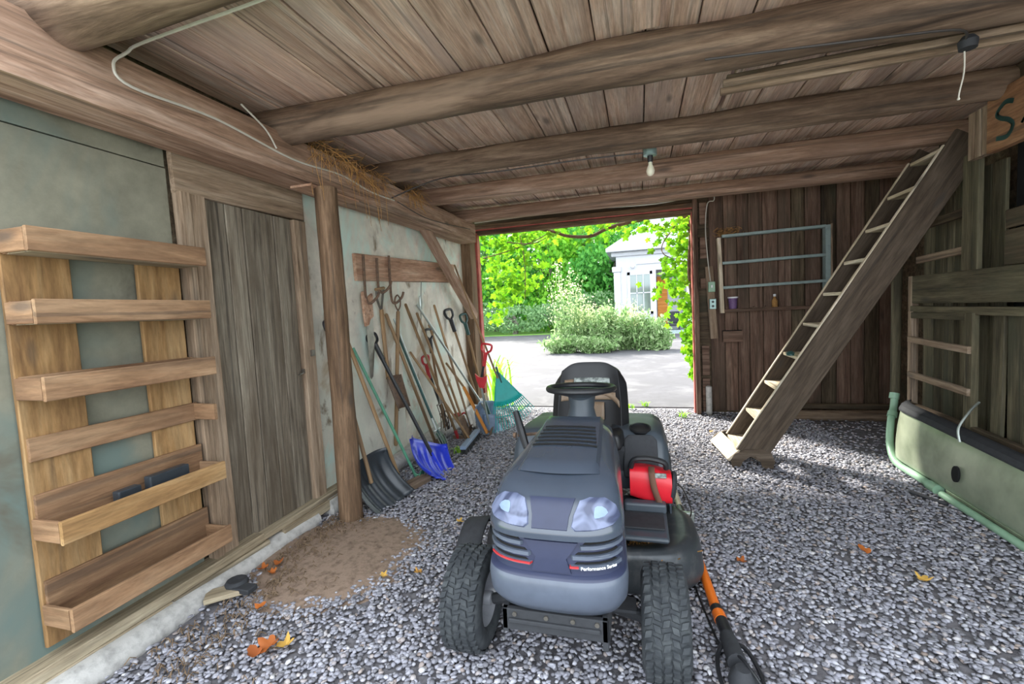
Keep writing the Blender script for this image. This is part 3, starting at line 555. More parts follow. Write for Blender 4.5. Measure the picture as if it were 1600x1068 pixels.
straw('hay_clump', 'ragged dry hay hanging over wall beam between second and third joists', [((-1.92, 2.6, 2.42), .16, 110, .3), ((-1.92, 2.95, 2.40), .14, 80, .4), ((-1.93, 3.2, 2.40), .08, 40, .45)])
straw('hay_clump', 'small hay tuft on wall beam between the third and fourth joists', [((-1.92, 3.75, 2.43), .16, 80, .12)])
o = MB().tube([(XW, 3.02, 1.95), (XW + .05, 2.98, 1.96), (XW + .09, 2.93, 1.93)], .005, 6).lathe([(0, 0), (.013, .0), (.013, .012), (0, .012)], (XW + .09, 2.93, 1.925), (0, -1, 0), 10).build('wall_hook', M_blk2, None, True); tag(o, 'small black iron hook in left wall right of round post', 'hook')

# ------------------------------------------------------------------ pallet rack
t = thing('pallet_rack', (-2.12, 1.42, .16), 'pallet wood wall rack with six shallow shelf boxes left of door', 'rack')
XB = -2.195; XF = -2.03
board(t, 'upright', W_oran, (XB, 1.185, .17), (XB, 1.185, 1.70), .21, .02, (1, 0, 0)); board(t, 'upright', W_oran, (XB, 1.64, .19), (XB, 1.64, 1.70), .20, .02, (1, 0, 0))
for k, z in enumerate((1.685, 1.43, 1.155, .925, .63, .30)):
    h = .088
    if k != 3:
        board(t, 'front_board', W_pine if k != 4 else W_oran, (XF, 1.075, z), (XF, 1.75, z + .0), h, .018, (1, 0, 0)); board(t, 'side_board', W_pine, (XB + .012, 1.085, z), (XF - .01, 1.085, z), h * .9, .016, (0, 1, 0))
        board(t, 'bottom_board', W_sill, ((XB + XF) / 2, 1.095, z - h / 2 + .006), ((XB + XF) / 2, 1.74, z - h / 2 + .006), .14, .012, (0, 0, 1))
    board(t, 'side_board', W_pine, (XB + .012, 1.74, z), (XF - .01, 1.74, z), h * .9, .016, (0, 1, 0))
    board(t, 'back_board', W_pine, (XB + .018, 1.09, z + (.0 if k < 4 else .05)), (XB + .018, 1.75, z + (.0 if k < 4 else .05)), h if k < 4 else .15, .016, (1, 0, 0))
for c_, lb in (((-2.11, 1.36, .655), 'dark slate block in the fifth box of pallet rack, left piece'), ((-2.10, 1.45, .675), 'dark slate block in the fifth box of pallet rack, larger right piece')):
    o = MB().box((c_[0] - .02, c_[1] - (.05 if c_[1] < 1.4 else .02), .6), (c_[0] + .02, c_[1] + (.04 if c_[1] < 1.4 else .16), c_[2] + .03)).build('slate_block', M_sblk, None, bevel=.005); tag(o, lb, 'block', 'slate blocks in the pallet rack')

# ------------------------------------------------------------------ peg board, hanging tools
t = thing('hanger_board', (-2.19, 4.2, 1.66), 'horizontal wooden hanging board with three iron hooks on left wall', 'board')
board(t, 'plank', W_peg, (XW + .018, 3.22, 1.765), (XW + .018, 5.25, 1.84), .22, .03, (1, 0, 0))
for y_, z0, z1 in ((3.30, 1.87, 1.47), (3.50, 1.86, 1.56), (3.70, 1.90, 1.47)):
    MB().tube(spline([(XW + .05, y_, z0), (XW + .05, y_ - .005, (z0 + z1) / 2), (XW + .055, y_ - .01, z1 + .04), (XW + .08, y_ + .01, z1), (XW + .13, y_ + .04, z1 + .05), (XW + .14, y_ + .06, z1 + .1)], 5), .011, 8).build('iron_hook', M_rust, t, True)
t = thing('hand_saw', (-2.16, 3.27, .85), 'old wooden-handled hand saw hanging from the first iron hook', 'saw')
MB().prism([(-.03, 1.33), (.075, 1.36), (.07, 1.10), (.02, .86), (-.01, .84), (-.02, .86)], (XW + .05, 3.30, 0), (0, 1, 0), (0, 0, 1), .002).build('blade', M_steel, t)
MB().prism([(-.065, 1.56), (-.045, 1.57), (-.035, 1.52), (0, 1.50), (.03, 1.53), (.075, 1.555), (.085, 1.53), (.07, 1.46), (.075, 1.36), (.02, 1.33), (.0, 1.29), (-.045, 1.28), (-.06, 1.38)], (XW + .043, 3.30, 0), (0, 1, 0), (0, 0, 1), .02).build('handle', W_peg, t, bevel=.004)
t = thing('hanging_spade', (-2.15, 3.5, .5), 'flat spade hanging upside from second hook, rusty blade beside the saw', 'spade')
rod(t, 'shaft', W_hand, (XW + .06, 3.50, 1.42), (XW + .08, 3.50, .80), .018)
MB().tube(spline([(XW + .06, 3.50, 1.40), (XW + .055, 3.455, 1.5), (XW + .06, 3.44, 1.58)], 4), .01, 8).tube(spline([(XW + .06, 3.50, 1.40), (XW + .055, 3.535, 1.5), (XW + .06, 3.56, 1.60)], 4), .01, 8).build('yoke', M_steel, t, True)
rod(t, 'grip', W_hand, (XW + .06, 3.425, 1.585), (XW + .06, 3.575, 1.605), .014)
MB().grid(lambda u, v: V((XW + .08 + .05 * (u - .5) ** 2 * 4 + .05 * v, 3.52 + (u - .5) * .24 * (1 - .15 * v) + .06 * v, .83 - .30 * v)), 9, 7).build('blade', M_rust, t, True, solid=.004)
t = thing('hanging_hay_knife', (-2.15, 3.7, .2), 'long wooden-handled tool with a wire hoop hanging from third hook', 'tool')
MB().tube(spline([(XW + .07, 3.765, 1.40), (XW + .07, 3.72, 1.46), (XW + .07, 3.73, 1.52), (XW + .07, 3.775, 1.545), (XW + .07, 3.815, 1.51), (XW + .07, 3.81, 1.45), (XW + .07, 3.765, 1.40)], 5), .007, 6).build('wire_hoop', M_rust, t, True)
rod(t, 'shaft', W_hand, (XW + .07, 3.765, 1.40), (XW + .05, 3.60, .18), .017)

# ------------------------------------------------------------------ leaning tools
def toolthing(name, base, lb, cat): return thing(name, base, lb, cat, 'snow shovels along the left wall' if name == 'snow_shovel' else None)
def dgrip(t, p, axis, wdir, m_, s=1.0):
    p = V(p); a = V(axis).normalized(); w = V(wdir).normalized(); w = (w - a * w.dot(a)).normalized()
    pts = [p, p + a * .03 * s + w * .015 * s, p + a * .06 * s + w * .05 * s, p + a * .115 * s + w * .052 * s, p + a * .125 * s, p + a * .115 * s - w * .052 * s, p + a * .06 * s - w * .05 * s, p + a * .03 * s - w * .015 * s, p]
    MB().tube(spline(pts, 4), .012 * s, 8).build('grip', m_, t, True)
    MB().tube([p - a * .12, p + a * .03], [.02 * s, .022 * s], 10).build('ferrule', m_, t, True)
def scoop(t, bot, top, wdir, w, m_, ribs=5, curl=.10, name='blade', ramp_=1.2):
    bot = V(bot); top = V(top); up = top - bot; h = up.length; z = up / h; y = V(wdir); y = (y - z * y.dot(z)).normalized(); n_ = y.cross(z)
    if n_.x < 0: n_ = -n_
    def fn(u, v):
        a = (u - .5) * 2; bend = curl * ((v - .55) ** 2 - .3025) * ramp_ * 2; sidec = .05 * abs(a) ** 4; top_t = (1 - .10 * max(0, v - .8) * 5 * abs(a) ** 3)
        rib = .006 * math.cos(a * PI * ribs) * (1 if v < .75 else max(0, 1 - (v - .75) * 8))
        return bot + y * (a * w / 2 * (.96 + .04 * v) * (1 if v < .9 else top_t)) + z * (h * v - .03 * (abs(a) ** 3) * (v > .93)) + n_ * (bend + sidec + rib)
    return MB().grid(fn, 41, 17).build(name, m_, t, True, solid=.004, ang=50)
t = toolthing('snow_shovel', (-1.78, 2.8, 0), 'black ribbed snow shovel leaning behind the round post', 'shovel')
scoop(t, (-1.735, 2.82, .0), (-1.93, 2.79, .36), (.30, .9, 0), .37, M_sblk, 5, .1)
rod(t, 'shaft', W_hand, (-1.90, 2.79, .16), (-2.14, 2.80, 1.22), .015); dgrip(t, (-2.14, 2.80, 1.22), (-.2, 0, 1), (0, 1, 0), M_blk)
t = toolthing('snow_shovel', (-1.6, 3.35, 0), 'bright blue ribbed snow shovel with long black handle', 'shovel')
scoop(t, (-1.565, 3.33, .0), (-1.84, 3.58, .26), (-.05, .9, 0), .46, M_blue, 6, .11)
MB().tube([(-1.76, 3.50, .14), (-2.185, 3.40, 1.12)], .016, 10).build('shaft', M_blk, t, True); dgrip(t, (-2.17, 3.40, 1.10), (-.43, -.1, 1), (.3, 1, 0), M_blk, 1.0)
rod(t, 'reinforcing_rib', M_blue, (-1.63, 3.40, .05), (-1.79, 3.52, .19), .012)
t = toolthing('snow_shovel', (-1.66, 4.7, 0), 'grey-blue snow shovel with long aluminium handle nearest the doorway', 'shovel')
scoop(t, (-1.62, 4.70, .0), (-1.68, 4.78, .36), (.35, .9, 0), .36, M_gblue, 5, .14)
MB().tube([(-1.70, 4.80, .22), (-2.19, 4.22, 1.46)], .013, 10).build('shaft', M_alu, t, True); MB().tube([(-1.64, 4.75, .14), (-1.72, 4.79, .34)], .02, 10).build('socket', M_dgrn, t, True)
GRP = {'garden_hoe': 'garden hoes leaning on the left wall', 'wooden_pole': 'wooden handles leaning on the left wall', 'digging_fork': 'digging forks leaning on the left wall', 'long_spade': 'spades near the corner post', 'snow_shovel': 'snow shovels along the left wall'}
def leaner(name, lb, cat, top, bot, r=.014, m_=None, extra=None):
    t = toolthing(name, bot, lb, cat)
    if name in GRP: t['group'] = GRP[name]
    (rod(t, 'handle', m_ or W_hand, bot, top, r) if (m_ is None or m_.name.endswith('wood') or m_.name.endswith('handle')) else MB().tube([bot, top], r, 10).build('handle', m_, t, True))
    if extra: extra(t, V(bot), (V(top) - V(bot)).normalized())
    return t
def redtip(t, b, a): MB().tube([b - a * .005, b + a * .09], [.02, .017], 10).build('socket', M_redd, t, True); MB().box((b.x - .05, b.y - .01, b.z - .015), (b.x + .06, b.y + .01, b.z + .02)).build('hoe_blade', M_rust, t)
def tines(n, w, l, m_, spread=1.0):
    def f(t, b, a):
        c_ = b + a * l; mb = MB().tube([c_ + a * .12, c_], .018, 8).tube([c_ + V((0, -w / 2, 0)), c_ + V((0, w / 2, 0))], .008, 6)
        for i in range(n): y_ = (i / (n - 1) - .5) * w; mb.tube(spline([c_ + V((0, y_, 0)), c_ - a * l * .5 + V((.02, y_ * spread, 0)), b + V((.0, y_ * spread, 0))], 3), .005, 5)
        mb.build('tines', m_, t, True)
    return f
def hoe(m_, w=.15):
    def f(t, b, a):
        MB().tube(spline([b + a * .1, b + a * .04, b + V((.03, 0, .02))], 3), .009, 6).build('neck', m_, t, True)
        MB().prism([(-w / 2, 0), (w / 2, 0), (w / 2 * .8, .09), (-w / 2 * .8, .09)], b + V((.03, 0, -.015)), (0, 1, 0), (.3, 0, .95), .004).build('hoe_blade', m_, t)
    return f
def spadeb(m_, w=.17, h=.26):
    def f(t, b, a):
        y = V((0, 1, 0)); n_ = V((1, 0, 0)); 
        MB().grid(lambda u, v: b + a * (h * (1 - v)) + y * ((u - .5) * w * (1 if v < .6 else 1 - (v - .6) * 1.6)) + n_ * (.09 * (u - .5) ** 2 + .02), 7, 8).build('blade', m_, t, True, solid=.003)
    return f
leaner('garden_hoe', 'long weathered wooden hoe with red socket between black shovel and green pole', 'hoe', (-2.19, 2.96, 1.34), (-1.82, 3.08, .02), .015, None, redtip)
leaner('green_pole', 'slender green painted pole leaning beside the black snow shovel', 'pole', (-2.19, 3.10, 1.12), (-1.81, 3.29, .02), .012, M_grn, hoe(M_grn, .1))
leaner('wooden_pole', 'thin bark stick standing against wall just behind round post', 'pole', (-2.19, 2.80, 1.05), (-2.06, 2.86, .02), .01, None)
leaner('garden_rake', 'long pale wooden handle crossing hanging hoop tool, ends behind the blue shovel', 'rake', (-2.19, 3.62, 1.38), (-2.02, 4.10, .06), .015, None, hoe(M_rust, .3))
leaner('garden_fork', 'black-gripped garden fork with dark shaft right of the blue shovel handle', 'fork', (-2.19, 3.80, 1.19), (-1.80, 3.88, .02), .013, M_dgrn, tines(4, .14, .26, M_alu))
leaner('steel_rod', 'slim grey metal handle beside the dark-shafted garden fork', 'rod', (-2.19, 3.75, 1.33), (-1.86, 3.98, .02), .009, M_alu, tines(3, .08, .2, M_grn))
leaner('garden_hoe', 'tall wooden hoe with red foot, first left of the red-grip fork', 'hoe', (-2.19, 3.98, 1.47), (-1.93, 4.46, .02), .014, None, redtip)
leaner('wooden_pole', 'plain brown wooden handle just right of the tall red-footed hoe', 'pole', (-2.19, 4.20, 1.38), (-1.82, 4.42, .02), .013, None, spadeb(M_rust))
t = leaner('digging_fork', 'digging fork with black D-grip standing upright against wall', 'fork', (-2.17, 4.43, 1.08), (-2.05, 4.40, .14), .013, W_hand, tines(4, .18, .26, M_steel)); dgrip(t, (-2.17, 4.43, 1.06), (-.1, .02, 1), (.2, 1, 0), M_blk, 1.1)
t = leaner('digging_fork', 'fork with a faded red D-grip and dark shaft standing low against wall', 'fork', (-2.17, 4.32, .80), (-2.05, 4.50, .1), .014, M_blk2, tines(4, .16, .2, M_rust)); dgrip(t, (-2.17, 4.32, .80), (-.1, -.1, 1), (.2, 1, 0), M_redd, 1.0)
leaner('wooden_pole', 'tallest bare wooden handle, top curled over right of the hanging string', 'pole', (-2.19, 4.62, 1.46), (-1.89, 4.77, .02), .013, None, spadeb(M_steel))
leaner('wooden_pole', 'reddish-brown wooden handle crossing the long aluminium shovel handle', 'pole', (-2.19, 4.46, 1.25), (-1.93, 4.71, .02), .013, None, hoe(M_rust))
t = leaner('long_spade', 'wooden spade with black D-grip, second from the corner post', 'spade', (-2.16, 5.01, 1.26), (-1.86, 5.12, .06), .014, None, spadeb(M_steel)); dgrip(t, (-2.16, 5.01, 1.25), (-.25, -.1, 1), (.3, 1, 0), M_blk, 1.25)
t = leaner('long_spade', 'wooden spade with dark green D-grip beside the corner post', 'spade', (-2.12, 5.36, 1.20), (-1.93, 5.45, .06), .014, None, spadeb(W_sill, .12)); dgrip(t, (-2.12, 5.36, 1.19), (-.2, -.1, 1), (.3, 1, 0), M_dgrn, 1.2)
t = leaner('orange_handle_hoe', 'hoe with bright orange-brown wooden lower shaft lying over grey-blue shovel', 'hoe', (-1.93, 4.70, .53), (-1.64, 4.60, .03), .018, W_horg, hoe(M_rust, .1)); rod(t, 'upper_handle', W_hand, (-1.93, 4.70, .53), (-2.17, 4.80, .79), .013)
t = toolthing('red_grip_shovel', (-1.6, 4.75, 0), 'short black-shafted shovel with red grip and red joint in front of corner post', 'shovel')
MB().tube([(-1.70, 4.68, .64), (-1.63, 4.66, .90)], .014, 8).build('shaft', M_blk2, t, True); MB().tube([(-1.66, 4.72, .10), (-1.71, 4.68, .52)], .013, 8).build('lower_shaft', M_alu, t, True)
dgrip(t, (-1.635, 4.66, .88), (.2, 0, 1), (1, .2, -.2), M_red, 1.0)
MB().prism([(-.03, -.06), (.02, -.07), (.055, .02), (.06, .08), (.02, .05), (-.03, .06), (-.075, .10), (-.06, .02)], (-1.70, 4.67, .58), (1, .1, 0), (0, 0, 1), -.03).build('joint', M_red, t, bevel=.006)
MB().grid(lambda u, v: V((-1.66 + (u - .5) * .14, 4.73 + .05 * (u - .5) ** 2, .01 + .2 * v)), 6, 6).build('blade', M_gblue, t, True, solid=.004)
# teal leaf rake
t = toolthing('leaf_rake', (-1.45, 4.85, 0), 'teal plastic fan leaf rake with long thin pole crossing the corner post', 'rake')
rod(t, 'pole', W_hand, (-1.56, 4.82, .60), (-2.12, 5.10, 1.93), .011)
ap = V((-1.575, 4.83, .70)); ang0, ang1 = math.radians(-97), math.radians(-48); ax_ = V((.94, .33, 0))
def fan(a, r): return ap + ax_ * (math.cos(a) * r) + V((0, 0, math.sin(a) * r)) + V((.05, -.12, 0)) * (r / .6) ** 2 * .5
MB().grid(lambda u, v: fan(ang0 + (ang1 - ang0) * u, .02 + .39 * v), 14, 8).build('fan_plate', M_teal, t, True, solid=.005)
for k in range(18):
    a = ang0 + (ang1 - ang0) * (k / 17); rr = .69 - .10 * (k / 17)
    MB().tube([fan(a, .38), fan(a, .45), fan(a, .55), fan(a, rr), fan(a, rr) + V((0, -.03, -.005))], [.006, .005, .004, .004, .003], 5).build('tine', M_teal, t, True)
for r_ in (.44, .53): MB().tube([fan(ang0 + (ang1 - ang0) * k / 14, r_) for k in range(15)], .005, 5).build('cross_rib', M_teal, t, True)
MB().tube([ap + V((0, -.006, .03)), fan(math.radians(-70), .16) + V((0, -.012, 0))], [.014, .007], 8).build('socket', M_dgrn, t, True)
# push broom
t = toolthing('push_broom', (-1.68, 4.25, 0), 'push broom with grey-blue head lying on gravel against the tools', 'broom')
a = V((-1.655, 3.93, .0)); b = V((-1.735, 4.55, .0))
board(t, 'head', M_gblue, a + V((0, 0, .075)), b + V((0, 0, .075)), .06, .03); mb = MB()
for i in range(40):
    for j in (-.02, 0, .02): p = a.lerp(b, (i + .5) / 40) + V((j, 0, 0)); mb.tube([p + V((0, 0, .06)), p + V((random.uniform(-.015, .015), 0, .005))], .005, 4)
tag(mb.build('bristles', M_blk2, t), kind='stuff'); rod(t, 'handle', W_hand, (-1.70, 4.22, .08), (-2.18, 3.99, 1.0), .012)
# string on the wall, red glove-like thing, blocks
o = MB().tube(spline([(XW + .04, 4.33, 1.70), (XW + .03, 4.32, 1.55), (XW + .03, 4.30, 1.4), (XW + .03, 4.28, 1.25)], 4), .005, 5).lathe([(0, 0), (.012, .01), (.02, .09), (.01, .15), (0, .15)], (XW + .03, 4.30, 1.40), n=8).build('twine', M_alu, None, True); tag(o, 'frayed pale cord hanging from the hanger board', 'cord')
o = MB().lathe([(0, 0), (.05, .005), (.055, .03), (.035, .05), (.02, .045), (0, .03)], (-2.09, 4.85, .14), n=9).tube(spline([(-2.05, 4.8, .16), (-2.0, 4.83, .2), (-2.0, 4.9, .17)], 4), .012, 6).build('red_bracket', M_redd, None, True); tag(o, 'small red metal fitting lying on the curb behind the fork tines', 'fitting')
o = board(None, 'wood_block', W_frame, (-1.80, 2.98, .03), (-1.72, 3.28, .03), .11, .045); tag(o, 'short brown wood block on gravel between black and blue shovels', 'block')
o = MB().lathe([(.0, 0), (.05, 0), (.055, .02), (.045, .035), (.0, .03)], (-2.0, 1.73, .035), n=12).box((-1.99, 1.68, .03), (-1.88, 1.74, .055)).build('dark_strap', M_blk2, None, True, bevel=.004); tag(o, 'dark rubber strap lying on the pale curb log', 'strap')

# ------------------------------------------------------------------ riding mower
MO = V((-.305, 1.65, 0)); mw = thing('riding_mower', MO, 'grey lawn tractor with steering wheel and black seat in middle of shed', 'mower')
def mb_(): return MB(MO)
LV = [(.33, -.195, .195, .36), (.345, -.235, .222, .37), (.385, -.268, .238, .40), (.44, -.275, .242, .46), (.475, -.268, .238, .49), (.487, -.248, .226, .505), (.54, -.245, .223, .56), (.598, -.240, .222, .62), (.606, -.262, .234, .63), (.635, -.262, .234, .66), (.66, -.235, .228, .69), (.705, -.19, .216, .735), (.735, -.145, .202, .775), (.752, -.10, .178, .803), (.762, -.06, .15, .82), (.768, -.02, .12, .832), (.773, .03, .08, .84), (.775, .06, .0, .842)]
YE = .40
def hoodS(t, k, off=0):
    """t 0..1 left rear -> nose -> right rear; k level index (float)"""
    def raw(t, k):
        k = max(0, min(len(LV) - 1.0001, k)); i = int(k); f = k - i; z0, yn, w, z1 = [LV[i][q] * (1 - f) + LV[i + 1][q] * f for q in range(4)]
        if t < .3: x = -w; s = 1 - t / .3 * .78
        elif t > .7: x = w; s = 1 - (1 - t) / .3 * .78
        else:
            a = (t - .3) / .4 * PI; ca = -math.cos(a); sa = math.sin(a); x = w * math.copysign(abs(ca) ** .62, ca); s = .22 * (1 - sa ** .75)
        y = yn + (YE - yn) * s; nar = 1 - .16 * max(0, s - .2) / .8
        return V((x * nar, y, z0 + (z1 - z0) * min(1, s * 1.15)))
    p = raw(t, k)
    if off:
        e = 1e-3; a_ = raw(min(1, t + e), k) - raw(max(0, t - e), k); b_ = raw(t, k + .05) - raw(t, k - .05); n_ = a_.cross(b_)
        if n_.length > 0: n_.normalize(); 
        c_ = p - V((0, .1, .55)); n_ = n_ if n_.dot(c_) > 0 else -n_; p = p + n_ * off
    return p
nl = len(LV)
hd = mb_().grid(lambda u, v: hoodS(u, v * (nl - 1)), 97, (nl - 1) * 2 + 1).build('hood', M_hood, mw, True, ang=50)
hd.data.materials.append(M_hood2); hd.data.materials.append(M_navy)
for p_ in hd.data.polygons:
    z_ = p_.center.z + hd.location.z
    if z_ < .478: p_.material_index = 1
    elif z_ < .60 and p_.center.y + hd.location.y < .02: p_.material_index = 2
def patch(name, mat, poly, off=.004, parent=hd, thick=.006, n=10, m=5):
    """polygon in (t,k) space laid on the bonnet: fan of rings, raised by off"""
    c_ = (sum(p[0] for p in poly) / len(poly), sum(p[1] for p in poly) / len(poly)); q = []
    for a_, b_ in zip(poly, poly[1:] + poly[:1]):
        for i in range(n): f = i / n; q.append((a_[0] + (b_[0] - a_[0]) * f, a_[1] + (b_[1] - a_[1]) * f))
    mb = mb_(); N = len(q)
    rings = [(0.0, off)] + [(r, off) for r in [j / m for j in range(1, m)]] + [(.96, off), (1.0, off * .3 - .004)]
    vs = [hoodS(c_[0], c_[1], off)]; fs = []
    for r, o_ in rings[1:]: vs += [hoodS(c_[0] + (p[0] - c_[0]) * r, c_[1] + (p[1] - c_[1]) * r, o_) for p in q]
    for i in range(N): fs.append((0, 1 + i, 1 + (i + 1) % N))
    for j in range(len(rings) - 2):
        for i in range(N): fs.append((1 + j * N + i, 1 + (j + 1) * N + i, 1 + (j + 1) * N + (i + 1) % N, 1 + j * N + (i + 1) % N))
    mb.add(vs, fs); return mb.build(name, mat, parent, True, ang=50)
def mirror(poly): return [(1 - a, b) for a, b in poly]
lens = [(.345, 9.9), (.36, 10.6), (.40, 11.2), (.445, 11.35), (.468, 11.1), (.479, 10.3), (.482, 9.5), (.476, 9.15), (.44, 9.2), (.385, 9.4)]
def ease(poly): return poly
for s_, pl in ((0, lens), (1, mirror(lens))):
    l_ = patch('headlight', M_lens, pl, .006, mw, n=4); 
    patch('reflector', M_gblue, [(a * .3 + (.42 if not s_ else .58) * .7, b * .3 + 10.5 * .7) for a, b in pl], .0075, l_, n=4)
patch('badge_panel', M_navy, [(.486, 9.15), (.514, 9.15), (.516, 10.2), (.526, 11.3), (.474, 11.3), (.484, 10.2)], .003, mw, n=4)
patch('grille_panel', M_navy, [(.482, 5.1), (.518, 5.1), (.512, 6), (.53, 6.95), (.47, 6.95), (.488, 6)], .006, mw, n=4)
for s_ in (0, 1):
    for i, (k0, t0, t1) in enumerate(((6.75, .335, .468), (6.2, .34, .482), (5.65, .35, .484))):
        q = [(t0, k0 - .17), (t1, k0 - .17), (t1, k0 + .05), (t0, k0 + .05)]; sl_ = [(t0 + .01, k0 + .07), (t1 - .005, k0 + .07), (t1 - .01, k0 + .2), (t0 + .02, k0 + .2)]
        if s_: q = mirror(q); sl_ = mirror(sl_)
        patch('grille_bar', M_hood2, q, .012, mw, n=5, m=2); patch('grille_slot', M_void, sl_, .0025, mw, n=5, m=2)
    r_ = [(.37, 5.56), (.484, 5.56), (.484, 5.68), (.37, 5.68)] if not s_ else [(.516, 5.56), (.530, 5.56), (.530, 5.68), (.516, 5.68)]
    patch('red_stripe', M_redd, r_, .0165, mw, n=5, m=2)
cu = bpy.data.curves.new('lettering', 'FONT'); cu.body = 'Performance Series'; cu.size = .0155; cu.extrude = .0008; cu.offset = .0002; to = bpy.data.objects.new('lettering', cu); COL.objects.link(to)
dg = bpy.context.evaluated_depsgraph_get(); me_ = bpy.data.meshes.new_from_object(to.evaluated_get(dg)); bpy.data.objects.remove(to)
bm_ = bmesh.new(); bm_.from_mesh(me_); bmesh.ops.subdivide_edges(bm_, edges=[e for e in bm_.edges if e.calc_length() > .01], cuts=1)
wtx = max(v.co.x for v in bm_.verts); ar = [hoodS(.533 + .0006 * i, 5.60, .018) for i in range(150)]; al = [0]
for i in range(149): al.append(al[-1] + (ar[i + 1] - ar[i]).length)
for v in bm_.verts:
    s_ = min(v.co.x, al[-1] - .001); i = max(j for j in range(150) if al[j] <= s_); i = min(i, 148); f = (s_ - al[i]) / (al[i + 1] - al[i]); p = ar[i].lerp(ar[i + 1], f); d_ = (ar[i + 1] - ar[i]).normalized(); n_ = V((d_.y, -d_.x, 0)); v.co = p + V((0, 0, v.co.y - .005)) + n_ * v.co.z + MO
bm_.to_mesh(me_); bm_.free(); me_.materials.clear(); me_.materials.append(M_wht); link(bpy.data.objects.new('lettering', me_), Matrix(), mw)
# raised centre of the bonnet and vent slots
def top_z(x, y):
    best = None
    return None
def hoodtop(x, y, off=0):
    s = max(0, (y - .0) / .40); z = .776 + (.842 - .776) * min(1, (y + .05) / .42); return V((x, y, z - 1.3 * abs(x) ** 2.6 + off))
mb_().grid(lambda u, v: hoodtop((u - .5) * 2 * (.15 - .02 * v), -.09 + .49 * v + .03 * (u - .5) ** 2 * 4, .010 - (.016 if (u in (0, 1)) or v == 0 else 0)), 21, 14).build('bonnet_top', M_hood, hd, True, ang=40)
for k in range(6):
    y_ = .095 + .034 * k; w_ = .128 - .004 * k
    mb_().grid(lambda u, v: hoodtop((u - .5) * 2 * w_, y_ + .010 * v, .0145), 12, 2).build('vent_slot', M_void, hd, True, solid=.003)
# bonnet rear closing + body side below
mb_().prism([(-.19, .36), (-.195, .66), (-.165, .78), (-.10, .835), (.10, .835), (.165, .78), (.195, .66), (.19, .36)], (0, .40, 0), (1, 0, 0), (0, 0, 1), .03).build('firewall', M_blk2, mw)
mb_().box((-.17, -.12, .26), (.17, .55, .36)).build('frame', M_blk2, mw, bevel=.01)
bk = mb_(); bk.box((-.185, -.225, .255), (.175, -.205, .33)).box((-.185, -.225, .245), (-.165, -.05, .33)).box((.155, -.225, .225), (.175, -.05, .33)).box((-.16, -.235, .285), (.15, -.225, .30)); bk.build('front_bracket', M_blk2, mw, bevel=.003)
for x_ in (-.14, -.03, .06, .14): mb_().lathe([(0, 0), (.008, 0), (.008, .006), (0, .006)], (x_, -.225, .315), (0, -1, 0), 8).build('bolt', M_steel, mw)
mb_().tube([(-.30, .02, .19), (-.15, .0, .24), (.15, .0, .24), (.30, .02, .19)], .022, 10).build('front_axle', M_blk2, mw, True)
mb_().tube([(.20, .03, .20), (.14, .05, .3)], .012).tube([(.12, -.05, .27), (.24, .02, .24), (.28, .02, .19)], .012).box((.16, -.06, .255), (.26, .02, .265)).build('steering_link', M_blk2, mw)
# wheels
def wheel(x, y, R, w, nb, rows, side, name):
    h = w / 2; base = mb_(); prof = [(R * .52, -h * .78), (R * .60, -h), (R * .8, -h * 1.05), (R * .93, -h * .92), (R * .985, -h * .6), (R, 0), (R * .985, h * .6), (R * .93, h * .92), (R * .8, h * 1.05), (R * .60, h), (R * .52, h * .78)]
    base.lathe(prof + [(R * .52, -h * .78)], (x, y, R), (1, 0, 0), 48); base.f = [f for f in base.f if len(f) == 4]
    tr_ = base.build(name, M_tire, mw, True, ang=60); tr = mb_()
    for r_ in range(rows):
        xc = (r_ - (rows - 1) / 2) / rows * w * .94; Rr = R * (1 - .05 * (abs(xc) / h) ** 3)
        for k in range(nb):
            a = 2 * PI * (k + (r_ % 2) * .5) / nb; c_ = V((x + xc, y + math.cos(a) * Rr, R + math.sin(a) * Rr)); rad = V((0, math.cos(a), math.sin(a))); tan = V((0, -math.sin(a), math.cos(a)))
            sk = .22 * w / rows * (1 if r_ % 2 else -1); lx = w / rows * .40; ly = PI * R / nb * .72; vs = []
            for (sx, sy, up) in ((-1, -1, -.004), (1, -1, -.004), (1, 1, -.004), (-1, 1, -.004), (-.85, -.8, .0065), (.85, -.8, .0065), (.85, .8, .0065), (-.85, .8, .0065)):
                vs.append(c_ + V((1, 0, 0)) * (sx * lx + sk * sy * .4) + tan * (sy * ly + sk * sx * .5) + rad * up)
            tr.add(vs, [(4, 5, 6, 7), (0, 1, 5, 4), (1, 2, 6, 5), (2, 3, 7, 6), (3, 0, 4, 7)])
    tag(tr.build('tread_blocks', M_tire, tr_), kind='stuff')
    rim = mb_(); rim.lathe([(0, -.02), (R * .14, -.02), (R * .16, .0), (R * .40, -.01), (R * .46, .03), (R * .56, h * .8), (R * .53, h * .86), (R * .44, .05), (R * .38, .005), (0, .01)], (x, y, R), (side, 0, 0), 28); rim.lathe([(R * .14, 0), (R * .14, h * 1.0), (R * .10, h * 1.05), (0, h * 1.05)], (x, y, R), (side, 0, 0), 14)
    rim.build('rim', M_rim, tr_, True)
wheel(-.388, .02, .19, .155, 34, 5, 1, 'front_wheel'); wheel(.358, .02, .19, .155, 34, 5, -1, 'front_wheel')
wheel(-.345, 1.12, .25, .20, 26, 4, -1, 'rear_wheel'); wheel(.345, 1.12, .25, .20, 26, 4, 1, 'rear_wheel')
